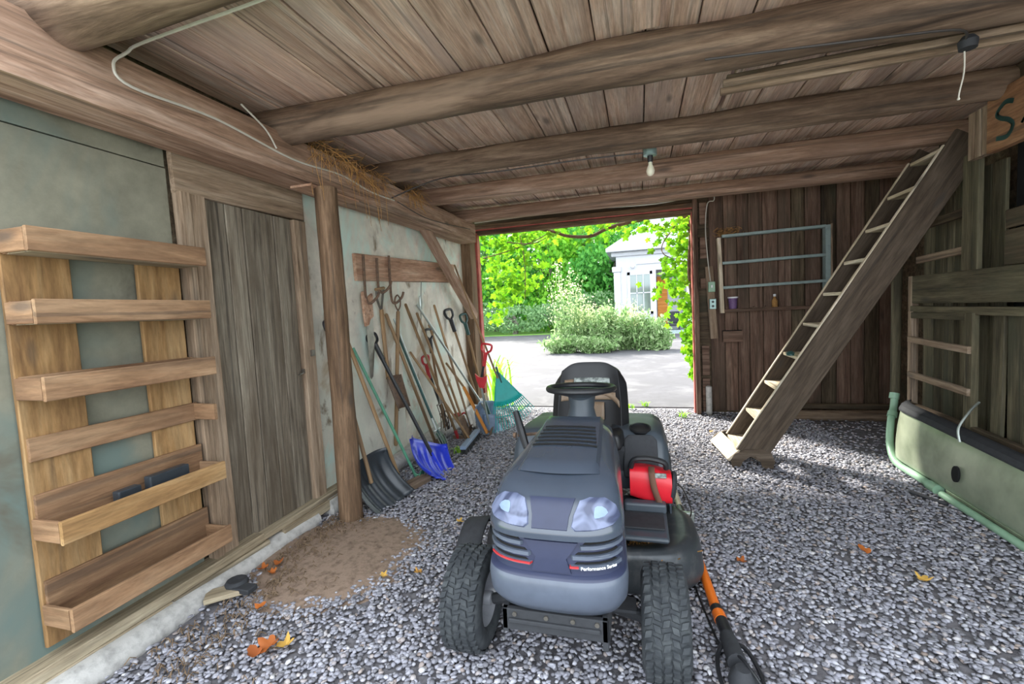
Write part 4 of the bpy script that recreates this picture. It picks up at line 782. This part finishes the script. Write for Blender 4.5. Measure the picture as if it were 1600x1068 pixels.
# deck
def deckf(u, v):
    a = 2 * PI * u; ex = .5; cx = .02; cy = .66
    X = math.copysign(abs(math.cos(a)) ** .65, math.cos(a)); Yv = math.copysign(abs(math.sin(a)) ** .65, math.sin(a))
    rr = [(1.0, .075), (1.02, .10), (1.0, .19), (.97, .235), (.90, .255), (.78, .25), (.62, .225), (.4, .22), (.0, .22)]
    i = min(7, int(v * 8)); f = v * 8 - i; r, z = rr[i][0] * (1 - f) + rr[i + 1][0] * f, rr[i][1] * (1 - f) + rr[i + 1][1] * f
    return V((cx + X * .53 * r, cy + Yv * .33 * r, z))
dk = mb_().grid(deckf, 60, 25, True).build('mowing_deck', M_deck, mw, True, solid=.004, ang=50)
MB(MO).tube([(.18, .62, .24), (.18, .62, .275)], [.07, .065], 18).build('spindle_cover', M_blk2, dk, True)
rg = random.Random(3); gr = mb_()
for i in range(260):
    x_ = .30 + rg.gauss(0, .07); y_ = .55 + rg.gauss(0, .07); gr.tube([(x_, y_, .228), (x_ + rg.uniform(-.02, .02), y_ + rg.uniform(-.02, .02), .24)], .003, 3, False)
tag(gr.build('grass_clippings', M_straw, dk), kind='stuff')
mb_().grid(lambda u, v: V((-.48 - .13 * v, .34 + .34 * u, .13 + .15 * math.sin(PI * (.14 + .72 * u)) - .02 * v)), 14, 5).build('discharge_chute', M_blk2, mw, True, solid=.008)
# footrests, tower, wheel, seat, fenders
for s_ in (-1, 1):
    mb_().box((min(s_ * .17, s_ * .40), .36, .30), (max(s_ * .17, s_ * .40), .82, .325)).build('footrest', M_fend, mw, bevel=.012)
    mb_().box((min(s_ * .20, s_ * .385), .43, .326), (max(s_ * .20, s_ * .385), .60, .336)).build('foot_pad', M_blk2, mw, bevel=.004)
    mb_().box((min(s_ * .20, s_ * .40), .60, .325), (max(s_ * .20, s_ * .40), .66, .375)).build('step_edge', M_fend, mw, bevel=.012)
mb_().box((-.15, .43, .30), (.15, .75, .74)).build('dash_body', M_fend, mw, bevel=.04, seg=3)
mb_().lathe([(.10, 0), (.075, .05), (.062, .1), (.07, .16), (.12, .19), (.14, .20), (0, .205)], (0, .66, .735), (0, .18, 1), 28).build('steering_column', M_fend, mw, True, ang=50)
sw = mb_(); c_ = V((0, .67, .935)); ax1 = V((1, 0, 0)); ax2 = V((0, math.cos(.06), -math.sin(.06))) ; 
sw.tube([c_ + ax1 * .165 * math.cos(a) + ax2 * .165 * math.sin(a) for a in [2 * PI * k / 40 for k in range(40)]] + [c_ + ax1 * .165, c_ + ax1 * .165 * math.cos(2 * PI / 40) + ax2 * .165 * math.sin(2 * PI / 40)], .0155, 10, False)
st_ = sw.build('steering_wheel', M_blk, mw, True)
hb = mb_(); hb.lathe([(.165, .0), (.13, -.012), (.06, -.03), (.045, -.05), (0, -.05), (0, -.0), (.05, .0)], c_ - V((0, 0, .012)), (0, .06, 1), 28); hb.build('wheel_hub', M_fend, st_, True)
mb_().lathe([(0, 0), (.012, 0), (.012, .01), (.022, .02), (.022, .035), (.012, .045), (0, .046)], (-.12, .60, .74), (0, -.2, 1), 14).build('choke_knob', M_knob, mw, True)
def seatback(u, v):
    a = (u - .5) * 2; z = .60 + .40 * v; w = .205 * (1 - .14 * v ** 3); x = w * math.copysign(abs(a) ** .85, a)
    if v > .75: z -= .05 * abs(a) ** 4 * (v - .75) * 4
    return V((x, 1.02 + .16 * v - .06 * abs(a) ** 2.5, z))
sb = mb_().grid(seatback, 25, 17).build('seat_back', M_blk, mw, True, solid=.07, ang=80); m_ = sb.modifiers.new('b', 'BEVEL'); m_.width = .028; m_.segments = 4; m_.limit_method = 'ANGLE'; m_.angle_limit = .9
sb.modifiers['s'].use_even_offset = True
mb_().grid(lambda u, v: V(((u - .5) * .40 * (1 - .1 * abs(v - .5)), .70 + .36 * v, .60 + .03 * abs(u - .5) * 2 + .015 * math.cos(v * PI))), 15, 11).build('seat_cushion', M_blk, mw, True, solid=.09, bevel=.03, seg=4)
def sp(u, v, o=-.041): return seatback(u, v) + V((0, o, .01))
mb_().grid(lambda u, v: sp(.28 + .50 * u, .50 + .28 * v), 12, 6).build('torn_lining', M_foam, sb, True, solid=.004)
mb_().grid(lambda u, v: sp(.10 + .76 * u, .46 + .10 * v + .02 * u, -.044), 14, 4).build('tape_strip', M_tape, sb, True, solid=.004)
mb_().grid(lambda u, v: sp(.13 + .15 * u, .56 + .20 * v, -.044), 5, 5).build('tape_strip', M_tape, sb, True, solid=.004)
mb_().grid(lambda u, v: sp(.62 + .3 * u, .54 + .09 * v - .16 * u * u, -.047), 10, 3).build('tape_strip', M_tape, sb, True, solid=.004)
mb_().grid(lambda u, v: sp(.50 + .18 * u, .20 + .24 * v, -.044), 5, 5).build('tape_strip', M_tape, sb, True, solid=.004)
def fender(s_):
    def fn(u, v):       # u front->back, v inner->outer/down
        y = .78 + .62 * u; top = .635 + .03 * math.sin(PI * min(1, u * 1.2)); fr = max(0, 1 - u / .18)
        pr = [(0.13, 0), (.30, .0), (.36, -.005), (.40, -.03), (.425, -.09), (.43, -.20), (.43, -.24)]
        i = min(5, int(v * 6)); f = v * 6 - i; x = pr[i][0] * (1 - f) + pr[i + 1][0] * f; dz = pr[i][1] * (1 - f) + pr[i + 1][1] * f
        return V((s_ * x, y + (0 if u > .01 else 0) , top + dz - .26 * fr ** 1.6))
    return fn
for s_ in (-1, 1):
    fe = mb_().grid(fender(s_), 24, 25).build('rear_fender', M_fend, mw, True, solid=.008, ang=60)
    if s_ == 1:
        mb_().prism([(-.085, -.14), (.085, -.14), (.09, -.10), (.085, .06), (.06, .085), (-.06, .085), (-.085, .06), (-.09, -.10)], (.285, .800, .575), (1, 0, 0), (0, .35, .94), -.016).build('cup_recess', M_blk2, fe, bevel=.01)
        mb_().lathe([(.058, 0), (.058, .006), (.048, .008), (.046, -.06), (0, -.06)], (.285, .91, .668), (0, -.25, 1), 24).build('cup_holder', M_blk, fe, True)
mb_().box((-.30, .80, .36), (.30, 1.38, .60)).build('rear_body', M_blk2, mw, bevel=.03)
mb_().tube([(-.265, .52, .66), (-.30, .56, .74), (-.335, .60, .825)], [.017, .021, .016], 8).tube([(-.20, .50, .50), (-.265, .52, .67)], .011, 8).build('lift_lever', M_blk, mw)
mb_().tube([(-.33, .60, .70), (-.23, .64, .70)], .009, 6).lathe([(0, 0), (.014, .004), (.014, .018), (0, .022)], (-.335, .60, .70), (-1, 0, 0), 10).build('release_knob', M_rust, mw, True)
# red tool on the footrest
t = thing('handheld_blower', (.02, 2.36, .375), 'red and black handheld machine with brown strap on mower footrest', 'power tool')
B0 = V((.025, 2.36, .0))
def body(u, v):
    a = 2 * PI * u; x = -.10 + .20 * v; rr = .075 + .012 * math.sin(v * PI); ca, sa = math.cos(a), math.sin(a)
    return B0 + V((x, .07 * math.copysign(abs(ca) ** .6, ca), .455 - .03 * v + rr * math.copysign(abs(sa) ** .6, sa)))
b_ = MB().grid(body, 28, 9, True); b_.f += [tuple(range(28)), tuple(range(8 * 28, 9 * 28))]; b_.build('housing', M_red, t, True, ang=50)
MB().lathe([(.075, 0), (.078, .01), (.062, .022), (.03, .026), (0, .026)], (.122, 2.36, .428), (1, 0, -.15), 24).build('end_cap', M_blk2, t, True)
MB().tube(spline([(-.07, 2.32, .53), (-.05, 2.31, .575), (.02, 2.31, .582), (.09, 2.31, .565), (.10, 2.32, .53)], 5), .014, 8).build('carry_handle', M_blk, t, True)
MB().box((.03, 2.285, .492), (.10, 2.30, .515)).build('vent', M_foam, t, bevel=.004)
MB().grid(lambda u, v: B0 + V((-.01 + .03 * v + .05 * u * u, -.078 - .01 * math.sin(u * PI) + (.03 if u < .1 else 0), .54 - .20 * u)), 10, 3).build('strap', M_brn, t, True, solid=.004)

# ------------------------------------------------------------------ string trimmer on the floor
t = thing('pole_trimmer', (.25, 2.4, 0), 'orange and cream pole trimmer lying on gravel beside the mower deck', 'trimmer')
MB().tube([(.172, 3.6, .045), (.205, 2.98, .05)], .018, 12).build('upper_tube', M_crm, t, True)
MB().tube([(.205, 2.98, .05), (.225, 2.72, .05)], [.022, .026], 12).build('handle_grip', M_blk, t, True); MB().box((.20, 2.77, .05), (.27, 2.80, .11)).build('clamp', M_alu, t, bevel=.005)
MB().tube([(.225, 2.72, .05), (.275, 1.93, .05)], .021, 14).build('lower_tube', M_org, t, True)
MB().tube([(.272, 1.99, .052), (.292, 1.80, .055)], .0245, 14).build('coupler', M_blk, t, True); MB().tube([(.2745, 1.955, .053), (.279, 1.91, .054)], .0255, 14).build('orange_band', M_org, t, True)
MB().tube([(.286, 1.82, .055), (.296, 1.68, .06)], [.028, .034], 14).build('motor_neck', M_blk2, t, True)
MB().tube(spline([(.262, 1.78, .05), (.235, 1.72, .03), (.24, 1.60, .02), (.30, 1.56, .02), (.36, 1.60, .02), (.37, 1.68, .03), (.335, 1.78, .05), (.26, 1.78, .05)], 4), .008, 8).build('edge_guard', M_blk, t, True)
MB().lathe([(0, 0), (.045, 0), (.05, .02), (.04, .05), (.025, .07), (0, .07)], (.305, 1.63, .012), n=20).build('trimmer_head', M_blk2, t, True)
MB().tube(spline([(.16, 2.56, .10), (.19, 2.4, .03), (.215, 2.15, .012), (.24, 1.95, .012), (.26, 1.8, .03), (.31, 1.66, .09), (.37, 1.56, .05)], 6), .005, 6).build('power_cord', M_blk, t, True)
cable('cable', [(.14, 2.45, .42), (.19, 2.5, .36), (.24, 2.62, .2), (.235, 2.72, .09)], .004, M_wired, 'thin black cord arching from red tool to the trimmer handle')

# ------------------------------------------------------------------ fallen leaves
def leafmesh(name, mat, lobes=5, s=1.0, curl=.25, seed=1):
    r = random.Random(seed); pts = []; n = lobes * 4
    for i in range(n):
        a = 2 * PI * i / n + PI / 2; k = i % 4; rad = (1.0, .8, .55, .8)[k] * (1 if 1 else 1); rad *= (1 - .25 * (1 - math.cos(a - PI / 2)) / 2) * r.uniform(.9, 1.1)
        x = rad * math.cos(a) * .5; y = rad * math.sin(a) * .5; pts.append((x * s, y * s, (curl * (x * x * 1.5 + .6 * y * y) + r.uniform(-.02, .02)) * s))
    pts.append((0, 0, 0)); fs = [(n, i, (i + 1) % n) for i in range(n)]
    me = bpy.data.meshes.new(name); me.from_pydata(pts, [], fs); me.materials.append(mat); finish(me, True, 60); return me
dry = [leafmesh('dry', M_leafd, 5, 1, 1.2, 3), leafmesh('dry', M_leafy, 5, 1, 1.0, 4), leafmesh('dry', M_leafd, 3, 1, 1.4, 5)]
DL = [((.45, 2.43), .07, 0, 'curled orange leaf on gravel right of the mower deck'), ((1.07, 2.64), .075, 2, 'orange-brown leaf in middle of the right gravel'), ((1.21, 2.42), .075, 1, 'yellow leaf on right gravel, farthest from mower'),
      ((-1.50, 1.42), .11, 0, 'largest curled orange leaf on lower left gravel'), ((-1.44, 1.44), .09, 1, 'yellow leaf touching the largest orange leaf, lower left'), ((-1.53, 1.37), .08, 2, 'narrow brown leaf under the largest orange leaf'),
      ((-2.0, 1.90), .07, 0, 'orange leaf nearest the dark strap on curb'), ((-1.96, 1.96), .07, 2, 'rust-coloured leaf between curb and dirt mound'), ((-1.93, 1.88), .06, 0, 'small orange leaf at near edge of the dirt mound'),
      ((-1.31, 1.97), .05, 1, 'pale yellow leaf beside dirt mound edge'), ((-1.14, 2.03), .06, 1, 'pale yellow leaf left of the front mower wheel'), ((-1.15, 2.6), .06, 1, 'pale tan leaf between blue shovel and mower'), ((.66, 4.9), .05, 1, 'small tan leaf behind the ladder stair foot'), ((-1.75, 1.62), .06, 2, 'brown leaf on dark debris near the curb')]
for (xy, s, k, lb) in DL:
    o = bpy.data.objects.new('fallen_leaf', dry[k]); M = Matrix.Translation((xy[0], xy[1], .022 + s * .08)) @ Matrix.Rotation(random.uniform(0, 6), 4, 'Z') @ Matrix.Rotation(random.uniform(-.3, .3), 4, 'X') @ Matrix.Scale(s, 4)
    link(o, M); tag(o, lb, 'leaf', 'fallen leaves')
mb = MB()
for i in range(500):
    y = random.uniform(1.2, 2.6); x = -2.04 + abs(random.gauss(0, .14)) + (.25 if y < 1.9 else 0) * random.random(); a = random.uniform(0, 6); l = random.uniform(.01, .05)
    mb.tube([(x, y, .012), (x + l * math.cos(a) * .5, y + l * math.sin(a) * .5, .03), (x + l * math.cos(a), y + l * math.sin(a), .014)], .0022, 3, False)
tag(mb.build('leaf_litter', M_litter, None), 'dry twig and leaf litter along the pale curb', 'litter', kind='stuff')

# ------------------------------------------------------------------ vine around the doorway
vl = [leafmesh('leaf', M_vine, 5, 1, .5, 11), leafmesh('leaf', M_vined, 5, 1, .6, 12), leafmesh('leaf', M_vine, 5, 1, .9, 13)]
t = thing('grape_vine', (.3, 6.1, 0), 'grape vine with big bright leaves framing the doorway from outside', 'vine')
stems = [[(.74, 6.1, 0), (.70, 6.05, .5), (.66, 6.02, 1.1), (.60, 6.02, 1.7), (.62, 6.05, 2.2), (.5, 6.1, 2.45), (.0, 6.15, 2.42), (-.35, 6.12, 2.36), (-.6, 6.1, 2.27), (-.9, 6.1, 2.30), (-1.1, 6.1, 2.38), (-1.5, 6.2, 2.5)],
         [(.45, 6.1, 2.3), (.3, 6.2, 2.1), (.32, 6.1, 1.95), (.55, 6.05, 1.85)], [(-2.1, 6.1, 2.1), (-1.7, 6.12, 2.18), (-1.3, 6.12, 2.3), (-1.05, 6.1, 2.42)], [(-1.75, 6.15, 2.3), (-1.4, 6.15, 2.25), (-1.15, 6.15, 2.33)], [(-1.6, 6.3, 2.4), (-1.55, 6.3, 2.0), (-1.57, 6.3, 1.5)]]
for i, s_ in enumerate(stems): q = spline(s_, 6); MB().tube(q, [(.032 if i == 0 else .008) * (1 - .4 * k / len(q)) for k in range(len(q))], 8).build('stem', M_vbark, t, True)
n_leaf = 0; rest = []
def put(p, s):
    global n_leaf
    M = Matrix.Translation(p) @ Matrix.Rotation(random.uniform(-.7, .7), 4, 'Z') @ Matrix.Rotation(PI / 2 + random.gauss(0, .5), 4, 'X') @ Matrix.Rotation(PI + random.gauss(0, .6), 4, 'Z') @ Matrix.Scale(s, 4)
    if n_leaf < 300: link(bpy.data.objects.new('leaf', random.choice(vl)), M, t); n_leaf += 1
    else: rest.append((M, random.choice(vl)))
for i in range(900):
    k = random.random()
    if k < .40:      # left curtain
        x = -2.12 + abs(random.gauss(0, .42)); z = 2.45 - random.random() ** 1.2 * max(.25, 1.35 - (x + 2.12) * .9); y = random.uniform(6.1, 6.9)
        if x > -1.1: continue
    elif k < .58:   # top fringe
        x = random.uniform(-2.1, .6); z = 2.45 - abs(random.gauss(0, .09)) - (.18 * max(0, x + .4) if x > -.4 else 0) * random.random(); y = random.uniform(6.0, 6.7)
    else:            # right curtain
        z = random.uniform(.35, 2.45); w_ = .13 + .30 * min(1, max(0, (z - .5) / .9)) - (.1 if z < 1.4 else 0); x = .66 - abs(random.gauss(0, w_ * .55)); y = random.uniform(5.98, 6.5)
    put(V((x, y, z)), random.uniform(.08, .14))
vs = []; fs = []
for M, me in rest:
    b0 = len(vs); vs += [tuple(M @ v.co) for v in me.vertices]; fs += [tuple(i + b0 for i in p.vertices) for p in me.polygons]
if vs: tag(MB().add(vs, fs).build('foliage', M_vine, t, True), kind='stuff')

# ------------------------------------------------------------------ outside: plants, trees, house
def cards(P, S, name, mat, parent, asp=.6, up=.3):
    n = len(P); a = rng.normal(size=(n, 3)); a[:, 2] = a[:, 2] * up; a /= np.linalg.norm(a, axis=1)[:, None]; b = rng.normal(size=(n, 3)); b -= a * (a * b).sum(1)[:, None]; b /= np.linalg.norm(b, axis=1)[:, None]; c_ = np.cross(a, b)
    S = S[:, None]; v = np.stack([P - b * S * .5, P + c_ * S * .5 * asp + a * S * .1, P + b * S * .5, P - c_ * S * .5 * asp + a * S * .1], 1).reshape(-1, 3)
    me = bpy.data.meshes.new(name); me.vertices.add(n * 4); me.vertices.foreach_set('co', v.reshape(-1).astype(np.float32)); me.loops.add(n * 4); me.loops.foreach_set('vertex_index', np.arange(n * 4, dtype=np.int32))
    me.polygons.add(n); me.polygons.foreach_set('loop_start', np.arange(0, n * 4, 4, dtype=np.int32)); me.update(calc_edges=True); me.materials.append(mat)
    o = bpy.data.objects.new(name, me); link(o, Matrix(), parent); o['kind'] = 'stuff'; return o
def tree(x, y, h, r, m_, lb, n=3500, base=.15, ls=.28, name='tree', cat='tree'):
    t = thing(name, (x, y, 0), lb, cat, 'trees beyond the driveway')
    mb = MB().tube(spline([(x, y, 0), (x + .1, y, h * .4), (x - .1, y, h * .75)], 4), [.16] * 5 + [.1] * 4, 8)
    for k in range(5): a = random.uniform(0, 6); z = h * random.uniform(.2, .55); mb.tube([(x, y, z), (x + math.cos(a) * r * .6, y + math.sin(a) * r * .4, z + h * .25)], [.07, .03], 6)
    mb.build('trunk', M_bark, t, True)
    nb = 16; cs = np.array([(x + random.uniform(-1, 1) * r * .75, y + random.uniform(-1, 1) * r * .5, h * random.uniform(base, 1)) for _ in range(nb)]); k = rng.integers(0, nb, n)
    d = rng.normal(size=(n, 3)); d /= np.linalg.norm(d, axis=1)[:, None]; d *= (rng.uniform(.5, 1, n) ** .5)[:, None] * np.array([r * .45, r * .4, h * .16])
    P = cs[k] + d; P[:, 2] = np.maximum(P[:, 2], .1); cards(P, rng.uniform(ls * .6, ls * 1.3, n), 'foliage', m_, t)
TR = [(-14.5, 30, 9, 4, 1, 'tall dark-leaved tree at far left beyond driveway'), (-11.5, 27, 7, 3, 0, 'bright green tree at left beyond driveway, behind vine leaves'), (-9.3, 29, 8, 3, 2, 'greyish tree with visible forked trunk left of the pampas-like plant'), (-7.2, 28, 8, 3.2, 1, 'mid-green tree just left of island bed'),
      (-5.2, 27, 8, 3, 0, 'brightest maple-like tree behind the island bed'), (-3.2, 28, 9, 3.2, 0, 'leafy tree behind the tall plumed plant'), (-1.6, 26, 6, 2.2, 1, 'rounded tree left of white house corner'), (1.5, 32, 11, 4.5, 1, 'high tree rising behind the white house'), (-17, 26, 8, 4, 0, 'tree at extreme left edge of the doorway view'), (6, 30, 10, 5, 1, 'tree right of the white house, mostly hidden'),
      (-12.8, 36, 13, 5, 1, 'tallest back-row tree at left'), (-6, 36, 13, 5.5, 2, 'tallest back-row tree in centre'), (-1, 38, 13, 5.5, 1, 'back-row tree behind the house corner')]
for x, y, h, r, m_, lb in TR: tree(x, y, h, r, M_tree[m_], lb, 4200 if y < 33 else 5200, .1, .30 if y < 33 else .5)
UB = [(-15, 24.5, 1.6, 1.9, 'low bush at far left edge of the driveway'), (-12, 24.6, 1.5, 1.9, 'low bush second from left along driveway edge'), (-9.2, 24.7, 1.7, 1.8, 'low bush under the forked grey trunk'), (-6.8, 24.6, 1.5, 1.7, 'low bush left of the island bed'), (-4.4, 24.8, 2.0, 1.8, 'low bush behind the plumed plant'), (-2.3, 24.5, 2.2, 1.4, 'low bush against white house corner')]
for x, y, h, r, lb in UB: tree(x, y, h, r, M_tree[2], lb, 1800, .2, .16, 'bush', 'bush')
def shrub(x, y, h, r, lb, m_, ns=40, plume=False, ls=.09):
    t = thing('tall_weed', (x, y, 0), lb, 'plant', 'plants in the driveway island'); mb = MB(); P = []; Q = []
    for i in range(ns):
        a = random.uniform(0, 6.28); q = random.random() ** .6 * r; b = V((x + q * .5 * math.cos(a), y + q * .4 * math.sin(a), 0)); hh = h * random.uniform(.6, 1) * (1 - .25 * q / r); tp = b + V((math.cos(a) * q * .9, math.sin(a) * q * .6, hh)); mb.tube([b, b.lerp(tp, .5) + V((0, 0, .04)), tp], [.012, .01, .005], 4, False)
        for k in range(34):
            f = random.uniform(.05, 1); p = b.lerp(tp, f); (Q if (plume and f > .62) else P).append(p + V((random.gauss(0, .07), random.gauss(0, .07), random.gauss(0, .04))))
    mb.build('stems', m_, t); P = np.array([tuple(p) for p in P]); cards(P, rng.uniform(ls, ls * 2.2, len(P)), 'foliage', m_, t, .35, .6)
    if Q: Q = np.array([tuple(p) for p in Q]); cards(Q, rng.uniform(.05, .10, len(Q)), 'plumes', M_plume, t, .5, 1)
shrub(-2.15, 13.9, 3.15, .5, 'tallest plant with feathery cream plumes at left of driveway island', M_shrub, 34, True)
shrub(-1.55, 14.1, 1.9, .5, 'leafy plant just right of the tallest plumed one', M_shrub, 44, True)
shrub(-1.0, 14.0, 1.65, .55, 'dense bushy plant in middle of driveway island', M_shrub, 60); shrub(-.4, 14.2, 1.75, .5, 'bushy plant in front of the white house window', M_shrub, 56, True)
shrub(.15, 14.0, 1.35, .45, 'lower bushy plant near right end of driveway island', M_shrub, 50); shrub(.5, 13.9, .8, .35, 'lowest plant at right tip of driveway island', M_shrub, 36)
shrub(-2.3, 13.6, .7, .5, 'low greenery at the left foot of driveway island', M_shrub, 40); shrub(-1.3, 13.5, .6, .6, 'low greenery at the front middle of driveway island', M_shrub, 50)
def tuft(x, y, h, n, sp, lb, m_, w=.02, name='grass_tuft'):
    t = thing(name, (x, y, 0), lb, 'plant', 'weed tufts on the gravel' if name == 'grass_tuft' else None); mb = MB()
    for i in range(n):
        a = random.uniform(0, 6.28); l = h * random.uniform(.6, 1); o_ = V((x + random.gauss(0, sp * .25), y + random.gauss(0, sp * .25), 0)); d = V((math.cos(a), math.sin(a), 0)); sd_ = V((-d.y, d.x, 0)) * w / 2; pts = [o_ + d * (sp * k / 4) ** 1 * (k / 4) + V((0, 0, l * math.sin(k / 4 * 1.9) / math.sin(1.57))) for k in range(5)]
        vs = []; 
        for k, p in enumerate(pts): ww = sd_ * (1, 1, .8, .5, .05)[k]; vs += [p - ww, p + ww]
        mb.add(vs, [(2 * k, 2 * k + 1, 2 * k + 3, 2 * k + 2) for k in range(4)])
    tag(mb.build('blades', m_, t, True), kind='stuff')
tuft(-1.98, 6.12, .75, 34, .42, 'clump of long strap leaves outside the left door jamb', M_blade, .03, 'strap_leaf_clump')
for k, (x, y, lb) in enumerate(((.02, 6.2, 'small weed tuft at threshold right of the mower seat'), (-.15, 6.05, 'tiny weed tuft behind the mower fender'), (-1.1, 6.3, 'weed tuft at threshold left of mower'), (-1.73, 4.0, 'tiny bright weed by the broom head'), (.45, 5.6, 'scattered weed just inside right jamb'), (-1.6, 5.9, 'weed tuft below the teal rake'))): tuft(x, y, .07, 16, .08, lb, M_blade, .012)
# house
YH = 21.5; hs = thing('white_house', (.6, YH, 0), 'white clapboard house with corner pilasters and gable roof beyond driveway', 'house')
MB().box((-1.0, YH, 0), (.70, YH + 5, 3.7)).box((.70, YH, 2.85), (5, YH + 5, 3.7)).box((2.0, YH, 0), (5, YH + 5, 2.85)).box((.70, YH + 1.2, 0), (2.0, YH + 1.25, 2.85)).build('wall', M_house, hs)
MB().box((-1.12, YH - .06, 0), (-.82, YH + .1, 2.85)).build('pilaster', M_house, hs, bevel=.02); MB().box((-1.18, YH - .10, 2.85), (-.78, YH + .1, 3.1)).build('pilaster_capital', M_house, hs, bevel=.03)
MB().box((-1.2, YH - .10, 3.55), (5.2, YH + .1, 3.75)).build('cornice', M_house, hs, bevel=.04); MB().box((-1.42, YH - .35, 3.75), (5.4, YH + 5.3, 3.92)).build('eave', M_house, hs, bevel=.03)
MB().prism([(-1.45, 3.92), (5.45, 3.92), (2.0, 5.9)], (0, YH - .2, 0), (1, 0, 0), (0, 0, 1), -5).build('gable', M_house, hs)
MB().box((-.1, YH - .04, 3.15), (1.5, YH, 3.3)).build('frieze', M_house, hs); MB().box((.56, YH - .05, 0), (.72, YH + .05, 2.85)).build('door_post', M_house, hs, bevel=.01)
wn = MB().box((-.52, YH - .05, .9), (-.40, YH + .02, 2.82)).box((.46, YH - .05, .9), (.57, YH + .02, 2.82)).box((-.52, YH - .05, 2.68), (.57, YH + .02, 2.82)).box((-.52, YH - .05, .9), (.57, YH + .02, 1.04)).build('window', M_house, hs)
MB().box((-.40, YH - .02, 1.04), (.46, YH - .01, 2.68)).build('pane', M_glass, wn)
for x in (-.115, .17): MB().box((x - .018, YH - .045, 1.04), (x + .018, YH - .02, 2.68)).build('mullion', M_house, wn)
MB().box((-.40, YH - .045, 1.84), (.46, YH - .02, 1.885)).build('mullion', M_house, wn)
MB().box((.80, YH + 1.10, .15), (1.25, YH + 1.18, 2.6)).build('door', W_horg, hs); MB().box((.70, YH - .5, 0), (2.1, YH + 1.2, .12)).build('porch_floor', M_bluepaint, hs)
MB().lathe([(0, 0), (.06, 0), (.08, .05), (.07, .12), (0, .14)], (-.27, YH - .06, 3.05), (0, -1, 0), 14).build('porch_lamp', M_house, hs, True)
t = thing('porch_chair', (1.35, YH + .2, .12), 'dark wicker seat on the porch behind the vine leaves', 'chair')
MB().box((1.2, YH, .3), (1.7, YH + .4, .42)).build('seat', M_blk2, t, bevel=.03); MB().box((1.2, YH + .36, .42), (1.7, YH + .42, .95)).build('backrest', M_blk2, t, bevel=.03)
for x in (1.22, 1.64): MB().box((x, YH + .02, .12), (x + .05, YH + .07, .3)).box((x, YH + .33, .12), (x + .05, YH + .38, .3)).build('leg', M_blk2, t)
